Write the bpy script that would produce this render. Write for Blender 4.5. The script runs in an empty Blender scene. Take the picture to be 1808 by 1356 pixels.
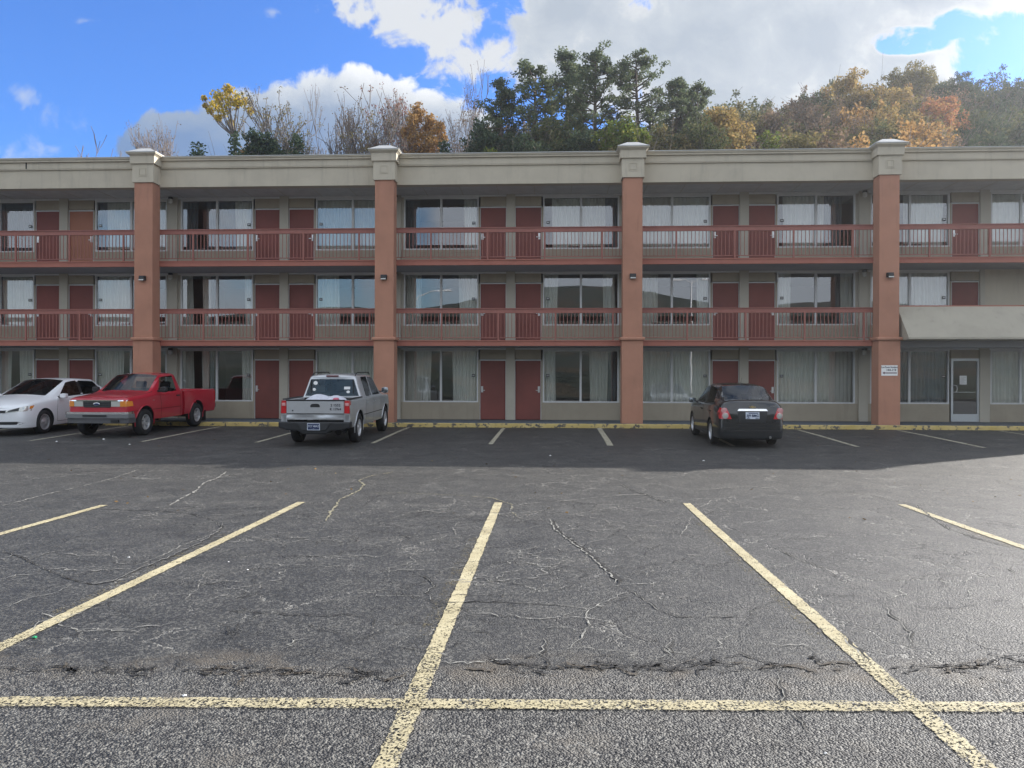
import bpy, bmesh, math, random
from mathutils import Vector, Matrix
from mathutils.bvhtree import BVHTree
from math import sin, cos, pi, radians, sqrt
random.seed(7)
scene = bpy.context.scene
COL = scene.collection

# ------------------------------------------------------------------ camera
CAM_H = 1.65
YAW = radians(2.82)
cam_data = bpy.data.cameras.new("camera")
cam_data.sensor_width = 36.0
cam_data.lens = 36.0 * 1360 / 1808
cam_data.clip_start = 0.05
cam_data.clip_end = 6000
cam = bpy.data.objects.new("camera", cam_data)
COL.objects.link(cam)
cam.matrix_world = (Matrix.Translation((0, 0, CAM_H)) @ Matrix.Rotation(YAW, 4, 'Z')
                    @ Matrix.Rotation(radians(90 - 0.084), 4, 'X') @ Matrix.Rotation(radians(0.15), 4, 'Z'))
scene.camera = cam

# ------------------------------------------------------------------ light
SUN_AZ = radians(31.2)      # from +X towards +Y (behind the building, to the right)
SUN_EL = radians(25.4)
sun_dir = Vector((cos(SUN_EL) * cos(SUN_AZ), cos(SUN_EL) * sin(SUN_AZ), sin(SUN_EL)))
sd = bpy.data.lights.new("sun", 'SUN')
sd.energy = 5.0
sd.angle = radians(0.53)
sd.color = (1.0, 0.94, 0.86)
so = bpy.data.objects.new("sun", sd)
so.rotation_euler = sun_dir.to_track_quat('Z', 'Y').to_euler()
so.location = (20, 40, 40)
COL.objects.link(so)

scene.view_settings.view_transform = 'Standard'
scene.view_settings.look = 'None'
scene.view_settings.exposure = 1.2
scene.view_settings.gamma = 1.0

world = bpy.data.worlds.new("World")
scene.world = world
world.use_nodes = True


class NT:
    """small helper for node trees"""
    def __init__(s, tree):
        s.t = tree; s.n = tree.nodes; s.l = tree.links

    def add(s, typ, **kw):
        nd = s.n.new(typ)
        for k, v in kw.items():
            setattr(nd, k, v)
        return nd

    def put(s, sock, v):
        if isinstance(v, bpy.types.NodeSocket):
            s.l.new(v, sock)
        elif v is not None:
            sock.default_value = v

    def m(s, op, a, b=None, c=None, clamp=False):
        nd = s.add('ShaderNodeMath', operation=op); nd.use_clamp = clamp
        s.put(nd.inputs[0], a)
        if b is not None: s.put(nd.inputs[1], b)
        if c is not None: s.put(nd.inputs[2], c)
        return nd.outputs[0]

    def vm(s, op, a, b=None):
        nd = s.add('ShaderNodeVectorMath', operation=op)
        s.put(nd.inputs[0], a)
        if b is not None: s.put(nd.inputs[1], b)
        return nd.outputs['Value'] if op in ('LENGTH', 'DISTANCE', 'DOT_PRODUCT') else nd.outputs[0]

    def noise(s, vec, scale, detail=4, rough=0.5, dist=0.0, out='Fac'):
        nd = s.add('ShaderNodeTexNoise')
        if vec is not None: s.put(nd.inputs['Vector'], vec)
        nd.inputs['Scale'].default_value = scale
        nd.inputs['Detail'].default_value = detail
        nd.inputs['Roughness'].default_value = rough
        nd.inputs['Distortion'].default_value = dist
        return nd.outputs[out]

    def voro(s, vec, scale, feature='F1', out='Distance', rand=1.0):
        nd = s.add('ShaderNodeTexVoronoi', feature=feature)
        if vec is not None: s.put(nd.inputs['Vector'], vec)
        nd.inputs['Scale'].default_value = scale
        nd.inputs['Randomness'].default_value = rand
        return nd.outputs[out]

    def ramp(s, fac, pts, interp='LINEAR'):
        nd = s.add('ShaderNodeValToRGB')
        cr = nd.color_ramp; cr.interpolation = interp
        while len(cr.elements) < len(pts): cr.elements.new(0.5)
        for e, (p, c) in zip(cr.elements, pts):
            e.position = p
            e.color = (c, c, c, 1) if isinstance(c, (int, float)) else (*c, 1)
        s.put(nd.inputs[0], fac)
        return nd.outputs[0]

    def mix(s, fac, a, b, mode='MIX'):
        nd = s.add('ShaderNodeMix', data_type='RGBA', blend_type=mode)
        s.put(nd.inputs[0], fac)
        s.put(nd.inputs[6], (*a, 1) if isinstance(a, tuple) and len(a) == 3 else a)
        s.put(nd.inputs[7], (*b, 1) if isinstance(b, tuple) and len(b) == 3 else b)
        return nd.outputs[2]

    def smooth(s, v, lo, hi, a=0.0, b=1.0):
        nd = s.add('ShaderNodeMapRange', interpolation_type='SMOOTHSTEP')
        s.put(nd.inputs[0], v)
        for i, q in enumerate((lo, hi, a, b)): nd.inputs[i + 1].default_value = q
        return nd.outputs[0]

    def bump(s, h, strength, dist, normal=None):
        nd = s.add('ShaderNodeBump')
        nd.inputs['Strength'].default_value = strength
        nd.inputs['Distance'].default_value = dist
        s.put(nd.inputs['Height'], h)
        if normal is not None: s.put(nd.inputs['Normal'], normal)
        return nd.outputs[0]


def build_sky():
    t = NT(world.node_tree); t.n.clear()
    out = t.add('ShaderNodeOutputWorld'); bg = t.add('ShaderNodeBackground')
    sky = t.add('ShaderNodeTexSky', sky_type='NISHITA')
    sky.sun_disc = False
    sky.sun_elevation = SUN_EL
    sky.sun_rotation = radians(90) - SUN_AZ
    sky.air_density = 1.0; sky.dust_density = 0.4; sky.ozone_density = 3.0
    tc = t.add('ShaderNodeTexCoord')
    d = tc.outputs['Generated']
    sep = t.add('ShaderNodeSeparateXYZ'); t.put(sep.inputs[0], d)
    y = t.m('MAXIMUM', t.m('ABSOLUTE', sep.outputs[1]), 0.05)
    u = t.m('DIVIDE', sep.outputs[0], y); v = t.m('DIVIDE', sep.outputs[2], y)
    uv = t.add('ShaderNodeCombineXYZ'); t.put(uv.inputs[0], u); t.put(uv.inputs[1], v)
    p = uv.outputs[0]
    nA = t.noise(p, 6.0, 10, 0.6, 0.25)
    nB = t.noise(p, 2.6, 7, 0.6, 0.4)
    nC = t.noise(p, 16.0, 8, 0.6, 0.5)

    def px(x, yy): return ((x - 971) / 1360, (676 - yy) / 1360)

    def blob(x, yy, rx, ry):
        cx, cy = px(x, yy)
        a = t.m('MULTIPLY', t.m('SUBTRACT', u, cx), 1360 / rx)
        b = t.m('MULTIPLY', t.m('SUBTRACT', v, cy), 1360 / ry)
        return t.m('SUBTRACT', 1.0, t.m('SQRT', t.m('ADD', t.m('MULTIPLY', a, a), t.m('MULTIPLY', b, b))))

    def union(lst):
        r = None
        for q in lst:
            b = blob(*q)
            r = b if r is None else t.m('SMOOTH_MAX', r, b, 0.25)
        return r
    big = union([(1190, 90, 330, 170), (1420, 90, 300, 170), (1020, 25, 170, 80), (1620, 10, 200, 46),
                 (1530, 150, 140, 75), (1625, 165, 55, 38), (1250, 190, 220, 70)])
    cum = union([(320, 268, 165, 85), (470, 235, 170, 95), (600, 215, 140, 105), (760, 240, 120, 75), (680, 200, 60, 55)])
    wisp = union([(690, 10, 110, 40), (780, 55, 85, 42), (865, 100, 82, 55), (640, 22, 45, 22)])
    tiny = union([(140, 205, 62, 40), (20, 268, 90, 28), (475, 12, 26, 14), (128, 20, 45, 10), (0, 150, 30, 22)])
    hole = union([(1585, 84, 78, 30), (1662, 62, 42, 24)])
    fb = t.m('ADD', t.m('MULTIPLY', t.m('SUBTRACT', nA, 0.5), 2.6), t.m('MULTIPLY', t.m('SUBTRACT', nC, 0.5), 1.9))
    dens_big = t.m('SUBTRACT', t.m('ADD', t.m('MULTIPLY', big, 1.3), t.m('MULTIPLY', fb, 1.1)),
                   t.m('MULTIPLY', t.m('MAXIMUM', t.m('ADD', t.m('MULTIPLY', t.m('SUBTRACT', nC, 0.47), 3.0), t.m('MINIMUM', t.m('MULTIPLY', hole, 1.2), 0.25)), 0.0), t.m('MULTIPLY', t.smooth(hole, -0.2, 0.4), 1.7)))
    dens_cum = t.m('ADD', t.m('MULTIPLY', cum, 1.6), t.m('MULTIPLY', fb, 0.75))
    dens_w = t.m('ADD', t.m('MULTIPLY', wisp, 0.85), t.m('MULTIPLY', fb, 1.3))
    dens_t = t.m('SUBTRACT', t.m('ADD', t.m('MULTIPLY', tiny, 0.6), t.m('MULTIPLY', fb, 1.5)), 0.12)
    front = t.m('MULTIPLY', t.m('GREATER_THAN', sep.outputs[1], 0.0), t.smooth(v, 0.62, 1.0, 1.0, 0.0))
    mb = t.smooth(dens_big, 0.0, 0.34); mc = t.smooth(dens_cum, 0.0, 0.24)
    mw = t.smooth(dens_w, 0.0, 0.42); mt = t.smooth(dens_t, 0.0, 0.8)
    # colours: bright thin edges, grey cores
    cb = t.ramp(t.m('ADD', t.m('ADD', t.m('MULTIPLY', dens_big, 0.75), t.m('MULTIPLY', t.m('SUBTRACT', nB, 0.5), -1.8)), t.m('MULTIPLY', t.m('SUBTRACT', u, 0.2), -0.7)),
                [(0.0, (0.95, 0.97, 1.0)), (0.22, (0.84, 0.87, 0.90)), (0.5, (0.66, 0.72, 0.79)), (1.0, (0.54, 0.61, 0.70))])
    lowv = t.m('MULTIPLY', t.m('SUBTRACT', 0.425, v), 6.0)
    shade_c = t.m('ADD', t.m('ADD', t.m('MULTIPLY', dens_cum, 0.12), lowv), t.m('MULTIPLY', t.m('SUBTRACT', u, -0.2), -0.9))
    cc = t.ramp(t.m('ADD', shade_c, t.m('MULTIPLY', fb, -0.35)),
                [(0.05, (1.15, 1.17, 1.2)), (0.32, (0.82, 0.87, 0.93)), (0.65, (0.40, 0.50, 0.66)), (1.0, (0.24, 0.37, 0.62))])
    base = t.mix(1.0, sky.outputs[0], (0.38, 0.66, 1.12), 'MULTIPLY')
    bbase = t.mix(1.0, sky.outputs[0], (0.80, 0.90, 0.95), 'MULTIPLY')
    K = 3.9     # cloud radiance on the sky texture's own scale

    def sc(c): return t.mix(1.0, c, (K, K, K), 'MULTIPLY')
    col = t.mix(t.m('MULTIPLY', mt, 0.6), base, sc((0.75, 0.82, 0.92, 1)))
    col = t.mix(mc, col, sc(cc))
    col = t.mix(mw, col, sc((0.86, 0.89, 0.93, 1)))
    col = t.mix(mb, col, sc(cb))
    # rest of the sky, mirrored in the panes; bright cloud added as facade fill
    g = t.noise(d, 2.6, 8, 0.6, 0.3)
    gm = t.smooth(g, 0.35, 0.52)
    back = t.mix(t.m('MULTIPLY', gm, 0.92), bbase, (5.3, 5.6, 6.1, 1))
    fin = t.mix(front, back, col)
    t.put(bg.inputs[0], fin)
    bg.inputs[1].default_value = 0.1
    t.put(out.inputs[0], bg.outputs[0])


build_sky()

# ------------------------------------------------------------------ materials
MATS = {}


def mat(name, col, rough=0.7, metal=0.0, var=0.0, vscale=3.0, bump=0.0, bscale=40.0, coat=0.0, spec=0.5, dirt=None, streak=0.0):
    if name in MATS: return MATS[name]
    m_ = bpy.data.materials.new(name); m_.use_nodes = True
    t = NT(m_.node_tree); bs = t.n['Principled BSDF']
    tc = t.add('ShaderNodeTexCoord'); geo = t.add('ShaderNodeNewGeometry')
    P = geo.outputs['Position']
    c = (*col, 1)
    if var:
        n1 = t.noise(P, vscale, 6, 0.6)
        lo = tuple(max(0, x * (1 - var)) for x in col); hi = tuple(min(1, x * (1 + var)) for x in col)
        c = t.ramp(n1, [(0.3, lo), (0.7, hi)])
    if dirt:
        n2 = t.noise(P, dirt[1], 8, 0.65)
        c = t.mix(t.smooth(n2, dirt[2], dirt[3]), c if not isinstance(c, tuple) else c, dirt[0])
    if streak:      # rain runs and patched paint
        mp = t.add('ShaderNodeMapping'); t.put(mp.inputs[0], P); mp.inputs['Scale'].default_value = (1.0, 1.0, 0.09)
        runs = t.smooth(t.noise(mp.outputs[0], 4.5, 7, 0.7), 0.52, 0.74)
        pt = t.smooth(t.noise(P, 0.55, 3, 0.5, 1.2), 0.50, 0.56)
        dk = tuple(x * 0.62 for x in col); lt = tuple(min(1, x * 1.10) for x in col)
        c = t.mix(t.m('MULTIPLY', pt, 0.35), c, lt); c = t.mix(t.m('MULTIPLY', runs, streak), c, dk)
    t.put(bs.inputs['Base Color'], c)
    bs.inputs['Roughness'].default_value = rough
    bs.inputs['Metallic'].default_value = metal
    bs.inputs['Coat Weight'].default_value = coat
    bs.inputs['Coat Roughness'].default_value = 0.06
    bs.inputs['Specular IOR Level'].default_value = spec
    if bump:
        t.put(bs.inputs['Normal'], t.bump(t.noise(P, bscale, 4, 0.6), bump, 0.01))
    MATS[name] = m_
    return m_


def glass_mat(name, tint, base, waves=0.0, ior=1.5):
    m_ = bpy.data.materials.new(name); m_.use_nodes = True
    t = NT(m_.node_tree); t.n.clear()
    out = t.add('ShaderNodeOutputMaterial')
    tr = t.add('ShaderNodeBsdfTransparent'); tr.inputs[0].default_value = (*tint, 1)
    gl = t.add('ShaderNodeBsdfGlossy'); gl.inputs['Roughness'].default_value = 0.0
    gl.inputs['Color'].default_value = (0.95, 0.97, 1, 1)
    fr = t.add('ShaderNodeFresnel'); fr.inputs[0].default_value = ior
    fac = t.m('ADD', fr.outputs[0], base, clamp=True)
    if waves:
        geo = t.add('ShaderNodeNewGeometry')
        b = t.bump(t.noise(geo.outputs['Position'], 0.55, 2, 0.4), waves, 0.05)
        t.put(gl.inputs['Normal'], b)
    mx = t.add('ShaderNodeMixShader')
    t.put(mx.inputs[0], fac); t.put(mx.inputs[1], tr.outputs[0]); t.put(mx.inputs[2], gl.outputs[0])
    t.put(out.inputs[0], mx.outputs[0])
    MATS[name] = m_
    return m_


def leaf_mat(name, cols, trans=0.35):
    m_ = bpy.data.materials.new(name); m_.use_nodes = True
    t = NT(m_.node_tree); t.n.clear()
    out = t.add('ShaderNodeOutputMaterial')
    geo = t.add('ShaderNodeNewGeometry')
    n = len(cols)
    c = t.ramp(geo.outputs['Random Per Island'], [((i + 0.5) / n, col) for i, col in enumerate(cols)])
    df = t.add('ShaderNodeBsdfDiffuse'); tl = t.add('ShaderNodeBsdfTranslucent')
    t.put(df.inputs[0], c); t.put(tl.inputs[0], c)
    mx = t.add('ShaderNodeMixShader'); mx.inputs[0].default_value = trans
    t.put(mx.inputs[1], df.outputs[0]); t.put(mx.inputs[2], tl.outputs[0])
    t.put(out.inputs[0], mx.outputs[0])
    MATS[name] = m_
    return m_


# painted stucco, shade building
STUCCO = mat('beige_stucco', (0.50, 0.45, 0.355), 0.9, var=0.09, vscale=1.3, bump=0.35, bscale=60, streak=0.45)
TERRA = mat('terracotta_stucco', (0.41, 0.205, 0.136), 0.9, var=0.10, vscale=1.6, bump=0.35, bscale=60, streak=0.40)
TRIM = mat('terracotta_trim', (0.34, 0.125, 0.088), 0.7, var=0.08, vscale=2.0)
RAILM = mat('railing_paint', (0.29, 0.11, 0.085), 0.6, var=0.1, vscale=3.0)
DOORM = mat('door_paint', (0.195, 0.052, 0.040), 0.6, var=0.2, vscale=0.7, streak=0.3)
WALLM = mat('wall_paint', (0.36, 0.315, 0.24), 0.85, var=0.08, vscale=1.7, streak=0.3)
PIERM = mat('pier_paint', (0.44, 0.41, 0.34), 0.85, var=0.05, vscale=1.5)
WHITE = mat('white_frame', (0.62, 0.63, 0.62), 0.5, var=0.05)
SOFFIT = mat('soffit_paint', (0.33, 0.34, 0.36), 0.9, var=0.05, vscale=0.8)
ROOFM = mat('roof_membrane', (0.5, 0.5, 0.48), 0.9, var=0.1)
CAPM = mat('cap_metal', (0.46, 0.46, 0.45), 0.6, var=0.08)
INNER = mat('room_wall', (0.30, 0.28, 0.25), 0.9)
CARPET = mat('room_carpet', (0.12, 0.09, 0.07), 0.95)
CURT = mat('curtain_cloth', (0.76, 0.74, 0.68), 0.9, var=0.05)
CURTD = mat('blackout_cloth', (0.20, 0.23, 0.25), 0.9, var=0.08)
BLACK = mat('black_plastic', (0.015, 0.016, 0.018), 0.45)
DARK = mat('dark_rubber', (0.012, 0.012, 0.013), 0.8, bump=0.3, bscale=90)
WELL = mat('wheel_well', (0.008, 0.008, 0.009), 0.95)
METAL = mat('brushed_metal', (0.55, 0.55, 0.54), 0.35, metal=0.9)
ALU = mat('aluminium_frame', (0.50, 0.53, 0.54), 0.4, metal=0.5)
CHROME = mat('chrome', (0.85, 0.86, 0.88), 0.08, metal=1.0)
SILVERW = mat('wheel_silver', (0.62, 0.63, 0.65), 0.3, metal=0.7)
PAPER = mat('white_paper', (0.8, 0.8, 0.78), 0.8)
INK = mat('dark_ink', (0.02, 0.02, 0.035), 0.6)
LIGHTJ = mat('lamp_glass', (0.6, 0.6, 0.56), 0.3)
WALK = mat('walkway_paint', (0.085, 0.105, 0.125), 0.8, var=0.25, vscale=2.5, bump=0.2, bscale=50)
GLASS = glass_mat('window_glass', (0.88, 0.92, 0.92), 0.14, 0.05)
CGLASS = glass_mat('car_glass', (0.60, 0.66, 0.66), 0.02, 0.0, 1.38)
CGLASSD = glass_mat('car_glass_tinted', (0.10, 0.12, 0.12), 0.01, 0.0, 1.3)


def kerb_mat():
    m_ = bpy.data.materials.new('kerb_paint'); m_.use_nodes = True
    t = NT(m_.node_tree); bs = t.n['Principled BSDF']
    P = t.add('ShaderNodeNewGeometry').outputs['Position']
    n = t.noise(P, 5.5, 9, 0.68); n2 = t.noise(P, 1.3, 6, 0.6)
    worn = t.smooth(t.m('ADD', t.m('MULTIPLY', n, 0.75), t.m('MULTIPLY', n2, 0.35)), 0.555, 0.61)
    yel = t.ramp(n2, [(0.3, (0.48, 0.36, 0.11)), (0.7, (0.62, 0.49, 0.22))])
    t.put(bs.inputs['Base Color'], t.mix(worn, yel, (0.10, 0.095, 0.085)))
    bs.inputs['Roughness'].default_value = 0.8
    t.put(bs.inputs['Normal'], t.bump(n, 0.4, 0.02))
    return m_


def asphalt_mat():
    m_ = bpy.data.materials.new('asphalt'); m_.use_nodes = True
    t = NT(m_.node_tree); bs = t.n['Principled BSDF']
    P = t.add('ShaderNodeNewGeometry').outputs['Position']
    sep = t.add('ShaderNodeSeparateXYZ'); t.put(sep.inputs[0], P)
    edge = t.m('ADD', sep.outputs[1], t.m('MULTIPLY', t.m('SUBTRACT', t.noise(P, 1.2, 5, 0.6), 0.5), 0.5))
    old = t.smooth(edge, 4.25, 4.5, 1.0, 0.0)            # coarse unsealed strip nearest the camera
    big = t.noise(P, 0.35, 6, 0.6); mid = t.noise(P, 2.2, 7, 0.62)
    stone = t.voro(P, 70.0, out='Color'); sb = t.add('ShaderNodeRGBToBW'); t.put(sb.inputs[0], stone)
    sd_ = t.voro(P, 85.0)
    fine = t.noise(P, 160, 3, 0.7)
    # sealed coat
    seal = t.ramp(t.m('ADD', t.m('MULTIPLY', big, 0.5), t.m('MULTIPLY', mid, 0.5)),
                  [(0.35, (0.014, 0.0145, 0.0150)), (0.5, (0.0215, 0.0215, 0.0215)), (0.68, (0.040, 0.039, 0.036))])
    st2 = t.add('ShaderNodeRGBToBW'); t.put(st2.inputs[0], t.voro(P, 62.0, out='Color'))
    speck = t.m('MULTIPLY', t.smooth(st2.outputs[0], 0.50, 0.80), t.smooth(mid, 0.3, 0.6, 0.5, 1.0))
    seal = t.mix(t.m('MULTIPLY', speck, 0.6), seal, (0.145, 0.140, 0.125))
    rough_ = t.ramp(sb.outputs[0], [(0.25, (0.011, 0.011, 0.012)), (0.5, (0.042, 0.041, 0.040)), (0.80, (0.165, 0.160, 0.145))])
    rough_ = t.mix(t.smooth(mid, 0.5, 0.72), rough_, (0.11, 0.10, 0.085), 'MIX')
    c = t.mix(old, seal, rough_)
    # tan silt beside the seam
    silt = t.m('MULTIPLY', t.m('SUBTRACT', 1.0, t.m('MULTIPLY', t.m('ABSOLUTE', t.m('SUBTRACT', edge, 4.42)), 3.2), clamp=True),
               t.smooth(t.noise(P, 1.6, 6, 0.65), 0.46, 0.62))
    c = t.mix(t.m('MULTIPLY', silt, 0.65), c, (0.105, 0.085, 0.06))
    wv0 = t.vm('ADD', P, t.noise(P, 3.0, 5, 0.7, out='Color'))
    # oil-dark and pale worn patches
    patch = t.smooth(t.noise(P, 0.8, 7, 0.7, 0.6), 0.56, 0.7)
    c = t.mix(t.m('MULTIPLY', patch, 0.35), c, (0.12, 0.118, 0.11))
    oil = t.m('MULTIPLY', t.smooth(t.voro(wv0, 0.55), 0.05, 0.22, 1.0, 0.0), t.smooth(t.noise(P, 0.3, 2), 0.5, 0.6))
    c = t.mix(t.m('MULTIPLY', oil, 0.7), c, (0.010, 0.010, 0.011))
    # hairline crazing
    wv = t.vm('ADD', P, t.vm('SCALE', t.noise(P, 1.7, 5, 0.65, out='Color'), None))
    nd = wv.node.inputs[1].links[0].from_node; nd.inputs['Scale'].default_value = 0.9
    e1 = t.voro(wv, 0.75, 'DISTANCE_TO_EDGE'); e2 = t.voro(wv, 2.3, 'DISTANCE_TO_EDGE')
    gate1 = t.smooth(t.noise(P, 0.5, 4, 0.6), 0.44, 0.54); gate2 = t.smooth(t.noise(P, 0.65, 4, 0.6, 1.0), 0.48, 0.58)
    k1 = t.m('MULTIPLY', t.smooth(e1, 0.0, 0.012, 1.0, 0.0), gate1)
    k2 = t.m('MULTIPLY', t.smooth(e2, 0.0, 0.016, 1.0, 0.0), gate2)
    k = t.m('MAXIMUM', k1, k2)
    hue = t.mix(t.smooth(t.noise(P, 1.1, 3), 0.42, 0.55), (0.01, 0.01, 0.011), (0.20, 0.195, 0.18))
    c = t.mix(t.m('MULTIPLY', k, 0.9), c, hue)
    t.put(bs.inputs['Base Color'], c)
    bs.inputs['Roughness'].default_value = 0.58
    bs.inputs['Specular IOR Level'].default_value = 0.5
    h = t.m('ADD', t.m('MULTIPLY', t.m('SUBTRACT', 1.0, sd_), t.m('ADD', t.m('MULTIPLY', old, 1.3), 0.55)),
            t.m('SUBTRACT', t.m('MULTIPLY', fine, 0.5), t.m('MULTIPLY', k, 1.5)))
    t.put(bs.inputs['Normal'], t.bump(h, 1.0, 0.010, t.bump(mid, 0.3, 0.05)))
    return m_


def line_mat(ghost=0.0, tint=None):
    m_ = bpy.data.materials.new('road_marking_paint'); m_.use_nodes = True
    t = NT(m_.node_tree); t.n.clear()
    out = t.add('ShaderNodeOutputMaterial'); bs = t.add('ShaderNodeBsdfPrincipled')
    tr = t.add('ShaderNodeBsdfTransparent'); mx = t.add('ShaderNodeMixShader')
    P = t.add('ShaderNodeNewGeometry').outputs['Position']
    sep = t.add('ShaderNodeSeparateXYZ'); t.put(sep.inputs[0], P)
    mid = t.noise(P, 3.0, 7, 0.65)
    col = t.ramp(mid, [(0.3, (0.31, 0.265, 0.155)), (0.7, (0.45, 0.40, 0.26))])
    if tint: col = t.mix(1.0, col, tint, 'MULTIPLY')
    st = t.voro(P, 95.0, out='Color'); sb = t.add('ShaderNodeRGBToBW'); t.put(sb.inputs[0], st)
    near = t.smooth(sep.outputs[1], 4.2, 5.4, 1.0, 0.0)
    far = t.smooth(sep.outputs[1], 14.0, 17.0)
    wear = t.m('ADD', t.m('MULTIPLY', sb.outputs[0], 0.45), t.m('ADD', t.m('MULTIPLY', t.noise(P, 110, 3, 0.8), 0.45), t.m('MULTIPLY', t.noise(P, 5, 8, 0.75), 0.50)))
    thr = t.m('ADD', t.m('ADD', t.m('MULTIPLY', near, -0.13), t.m('MULTIPLY', far, -0.05)), 0.80 - ghost)
    gone = t.m('MULTIPLY', t.m('SUBTRACT', wear, thr), 9.0, clamp=True)
    t.put(bs.inputs['Base Color'], t.mix(far, col, (0.40, 0.37, 0.28)))
    bs.inputs['Roughness'].default_value = 0.75
    t.put(bs.inputs['Normal'], t.bump(sb.outputs[0], 0.7, 0.006))
    t.put(mx.inputs[0], gone); t.put(mx.inputs[1], bs.outputs[0]); t.put(mx.inputs[2], tr.outputs[0])
    t.put(out.inputs[0], mx.outputs[0])
    return m_


# ------------------------------------------------------------------ mesh helpers
class MB:
    def __init__(s):
        s.v = []; s.f = []; s.mi = []

    def add(s, vs, fs, mi=0):
        o = len(s.v); s.v += [tuple(v) for v in vs]
        s.f += [tuple(i + o for i in f) for f in fs]; s.mi += [mi] * len(fs)

    def box(s, x0, x1, y0, y1, z0, z1, mi=0, M=None):
        vs = [(x, y, z) for z in (z0, z1) for y in (y0, y1) for x in (x0, x1)]
        if M is not None: vs = [M @ Vector(v) for v in vs]
        s.add(vs, [(0, 2, 3, 1), (4, 5, 7, 6), (0, 1, 5, 4), (2, 6, 7, 3), (0, 4, 6, 2), (1, 3, 7, 5)], mi)

    def frustum(s, cx, cy, z0, z1, a, b, c, d, mi=0):
        """box whose bottom is a x b (half sizes) and top c x d"""
        vs = [(cx - a, cy - b, z0), (cx + a, cy - b, z0), (cx + a, cy + b, z0), (cx - a, cy + b, z0),
              (cx - c, cy - d, z1), (cx + c, cy - d, z1), (cx + c, cy + d, z1), (cx - c, cy + d, z1)]
        s.add(vs, [(3, 2, 1, 0), (4, 5, 6, 7), (0, 1, 5, 4), (1, 2, 6, 5), (2, 3, 7, 6), (3, 0, 4, 7)], mi)

    def tube(s, pts, rs, n=8, mi=0, cap=True):
        pts = [Vector(p) for p in pts]
        if not isinstance(rs, (list, tuple)): rs = [rs] * len(pts)
        o = len(s.v); ref = None
        for i, p in enumerate(pts):
            d = (pts[min(i + 1, len(pts) - 1)] - pts[max(i - 1, 0)])
            if d.length < 1e-9: d = Vector((0, 0, 1))
            d.normalize()
            if ref is None: ref = d.orthogonal().normalized()
            ref = (ref - d * ref.dot(d))
            ref = ref.normalized() if ref.length > 1e-6 else d.orthogonal().normalized()
            b = d.cross(ref)
            for k in range(n):
                a = 2 * pi * k / n
                s.v.append(tuple(p + (ref * cos(a) + b * sin(a)) * rs[i]))
        for i in range(len(pts) - 1):
            for k in range(n):
                k2 = (k + 1) % n
                s.f.append((o + i * n + k, o + i * n + k2, o + (i + 1) * n + k2, o + (i + 1) * n + k)); s.mi.append(mi)
        if cap:
            s.f.append(tuple(o + k for k in range(n))[::-1]); s.mi.append(mi)
            e = o + (len(pts) - 1) * n
            s.f.append(tuple(e + k for k in range(n))); s.mi.append(mi)

    def lathe(s, prof, n=32, M=None, mi=0, closed=False):
        """profile of (r, h) about local Z"""
        o = len(s.v)
        for r, h in prof:
            for k in range(n):
                a = 2 * pi * k / n
                p = Vector((r * cos(a), r * sin(a), h))
                s.v.append(tuple(M @ p if M is not None else p))
        m_ = len(prof)
        for i in range(m_ if closed else m_ - 1):
            j = (i + 1) % m_
            for k in range(n):
                k2 = (k + 1) % n
                s.f.append((o + i * n + k, o + i * n + k2, o + j * n + k2, o + j * n + k)); s.mi.append(mi)

    def poly_prism(s, pts, axis, a, b, mi=0):
        """2D polygon extruded along axis from a to b; 'y': pts=(x,z), 'x': pts=(y,z), 'z': pts=(x,y)"""
        def P(p, q):
            return {'y': (p[0], q, p[1]), 'x': (q, p[0], p[1]), 'z': (p[0], p[1], q)}[axis]
        n = len(pts)
        vs = [P(p, a) for p in pts] + [P(p, b) for p in pts]
        fs = [tuple(range(n)), tuple(range(2 * n - 1, n - 1, -1))]
        fs += [(i, i + n, (i + 1) % n + n, (i + 1) % n) for i in range(n)]
        s.add(vs, fs, mi)

    def mesh(s, name, mats, smooth=False, fix=True, angle=None):
        me = bpy.data.meshes.new(name)
        me.from_pydata(s.v, [], s.f)
        if not isinstance(mats, (list, tuple)): mats = [mats]
        for m_ in mats: me.materials.append(m_)
        if len(mats) > 1: me.polygons.foreach_set('material_index', s.mi)
        if fix:
            bm = bmesh.new(); bm.from_mesh(me)
            bmesh.ops.recalc_face_normals(bm, faces=bm.faces[:]); bm.to_mesh(me); bm.free()
        if smooth:
            me.polygons.foreach_set('use_smooth', [True] * len(me.polygons))
            if angle: me.set_sharp_from_angle(angle=radians(angle))
        me.update()
        return me

    def build(s, name, mats, parent=None, smooth=False, fix=True, bevel=0, angle=None, loc=None):
        me = s.mesh(name, mats, smooth, fix, angle)
        if bevel:
            bm = bmesh.new(); bm.from_mesh(me)
            es = [e for e in bm.edges if len(e.link_faces) == 2 and e.calc_face_angle(0) > 0.5]
            bmesh.ops.bevel(bm, geom=es, offset=bevel, segments=2, affect='EDGES', profile=0.6, clamp_overlap=True)
            bm.to_mesh(me); bm.free()
        return link(name, me, parent, loc)


def link(name, data, parent=None, loc=None):
    o = bpy.data.objects.new(name, data); COL.objects.link(o)
    if parent is not None: o.parent = parent
    if loc is not None: o.location = loc
    return o


def thing(name, label, cat, loc=(0, 0, 0), rz=0, group=None):
    o = bpy.data.objects.new(name, None); COL.objects.link(o)
    o.empty_display_size = 0.2
    o.location = loc; o.rotation_euler = (0, 0, rz)
    return tag(o, label, cat, group)


def tag(o, label, cat, group=None):
    o['label'] = label; o['category'] = cat
    if group: o['group'] = group
    return o


def struct(o, kind='structure'):
    o['kind'] = kind
    return o


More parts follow.
